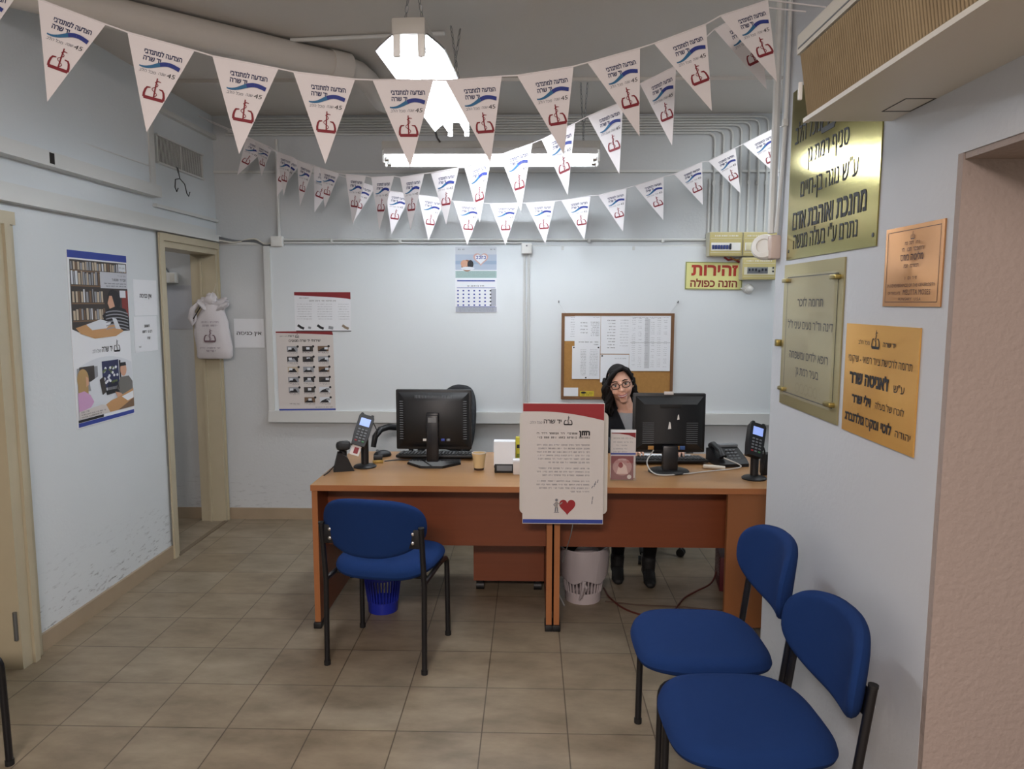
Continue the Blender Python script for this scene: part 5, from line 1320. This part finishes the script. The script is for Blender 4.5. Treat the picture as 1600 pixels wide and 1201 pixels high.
for k in range(46):                                                            # waves: full on her right, tucked behind the ear on her left
    s = -1 if k % 5 else 1; a = rh.uniform(-.75, 1.3) if s < 0 else rh.uniform(.5, 1.35)
    x = s*(.076 if s < 0 else .070)*cos(a*.55)+rh.uniform(-.006, .006); y = .082*sin(a) if a > 0 else .055*sin(a)
    lock(x, y-.010, rh.uniform(-.01, .045), rh.uniform(.14, .205) if s < 0 else rh.uniform(.10, .15), rh.uniform(.013, .019), rh.uniform(0, 6), s*(rh.uniform(.2, 1.3) if s < 0 else rh.uniform(.1, .7)))
for k in range(22):
    x = rh.uniform(-.07, .07); lock(x, .085+rh.uniform(-.01, .015), rh.uniform(.0, .06), rh.uniform(.14, .20), rh.uniform(.015, .021), rh.uniform(0, 6), x*8)
for k in range(18):                                                            # fringe swept from a parting on her left
    t = k/17; x0 = .030
    hb.tube([(x0+.004, -.076+.05*t, .108+.006*t), (-.012-.020*t, -.090+.045*t, .096-.006*t), (-.050-.018*t, -.076+.045*t, .058-.02*t), (-.073-.008*t, -.048+.035*t, .010-.02*t), (-.080-.004*t, -.030+.03*t, -.04)], [.007, .012, .013, .012, .009], HAIRM, 10)
    hb.tube([(x0, -.076+.05*t, .106+.006*t), (.052+.012*t, -.068+.05*t, .084), (.071+.006*t, -.040+.045*t, .040), (.077+.003*t, -.012+.035*t, -.015)], [.007, .010, .010, .008], HAIRM, 10)
ho = hb.build('hair', person, soft=True); ho.data.transform(HR)
# face details
def face(mb, name, par=None): o = mb.build(name, par or person); o.data.transform(HR); return o
EYW = mat('eye_white', '#d9d5d0', .3); IRIS = mat('iris', '#2a1a12', .3); LIP = mat('lip', '#a8545a', .5); TOOTH = mat('teeth', '#e6e1d8', .3); BROW = HAIRM
for s in (-1, 1):
    face(MB().sphere((s*.031, -.0805, .012), (.013, .008, .0062), EYW, None, 14, 8).sphere((s*.031, -.0868, .0115), (.0056, .0030, .0054), IRIS, None, 12, 8).tube([(s*.044, -.078, .0145), (s*.031, -.0885, .0195), (s*.018, -.083, .0145)], .0018, IRIS, 6), 'eye')
    face(MB().tube([(s*.014, -.0935, .034), (s*.030, -.094, .040), (s*.048, -.080, .034)], [.003, .0034, .002], BROW, 6), 'eyebrow')
mo = MB().tube([(-.028, -.082, -.047), (-.017, -.0935, -.0540), (0, -.0975, -.0555), (.017, -.0935, -.0540), (.028, -.082, -.047)], [.002, .0035, .0042, .0035, .002], TOOTH, 8)
mo.v = [v+Vector((0, -.0045, .0015)) for v in mo.v]; face(mo, 'teeth')
mo = MB().tube([(-.030, -.081, -.045), (-.016, -.0955, -.0498), (0, -.0995, -.0510), (.016, -.0955, -.0498), (.030, -.081, -.045)], [.0015, .0028, .0032, .0028, .0015], LIP, 8)
mo.tube([(-.029, -.081, -.048), (-.015, -.0945, -.0590), (0, -.098, -.0615), (.015, -.0945, -.0590), (.029, -.081, -.048)], [.0015, .0034, .004, .0034, .0015], LIP, 8)
mo.v = [v+Vector((0, -.0042, .0012)) for v in mo.v]; face(mo, 'lips')
gm = MB()
FR = mat('glasses_frame', '#2b1712', .3)
for s in (-1, 1):
    P = []
    for i in range(24):
        a = 2*pi*i/24; c, q = cos(a), sin(a)
        P.append((s*.032+.0225*abs(c)**.7*(1 if c > 0 else -1), -.099+.006*abs(s*.032+.0225*c)/.06, .010+.0165*abs(q)**.75*(1 if q > 0 else -1)))
    gm.tube(P, .0024, FR, 6, closed=True)
    gm.tube([(s*.055, -.094, .016), (s*.075, -.07, .018), (s*.079, .0, .014)], .002, FR, 6)
gm.tube([(-.009, -.0995, .014), (0, -.104, .016), (.009, -.0995, .014)], .002, FR, 6)
face(gm, 'glasses')
for fx, fy in ((-.215, -.475), (-.035, -.525)):
    sh = skin_mesh([[(L(fx, fy+.045, .045), (.036, .036)), (L(fx, fy-.03, .045), (.036, .034)), (L(fx-.01, fy-.12, .03), (.036, .022)), (L(fx-.012, fy-.155, .026), (.026, .017))], [(L(fx, fy, .05), .038), (L(fx, fy, .12), .043)]], 2)
    mz = MB(); mz.add([Vector((v.x, v.y, max(.002, v.z))) for v in sh[0]], sh[1], RUBBER, True); mz.build('shoe', person)
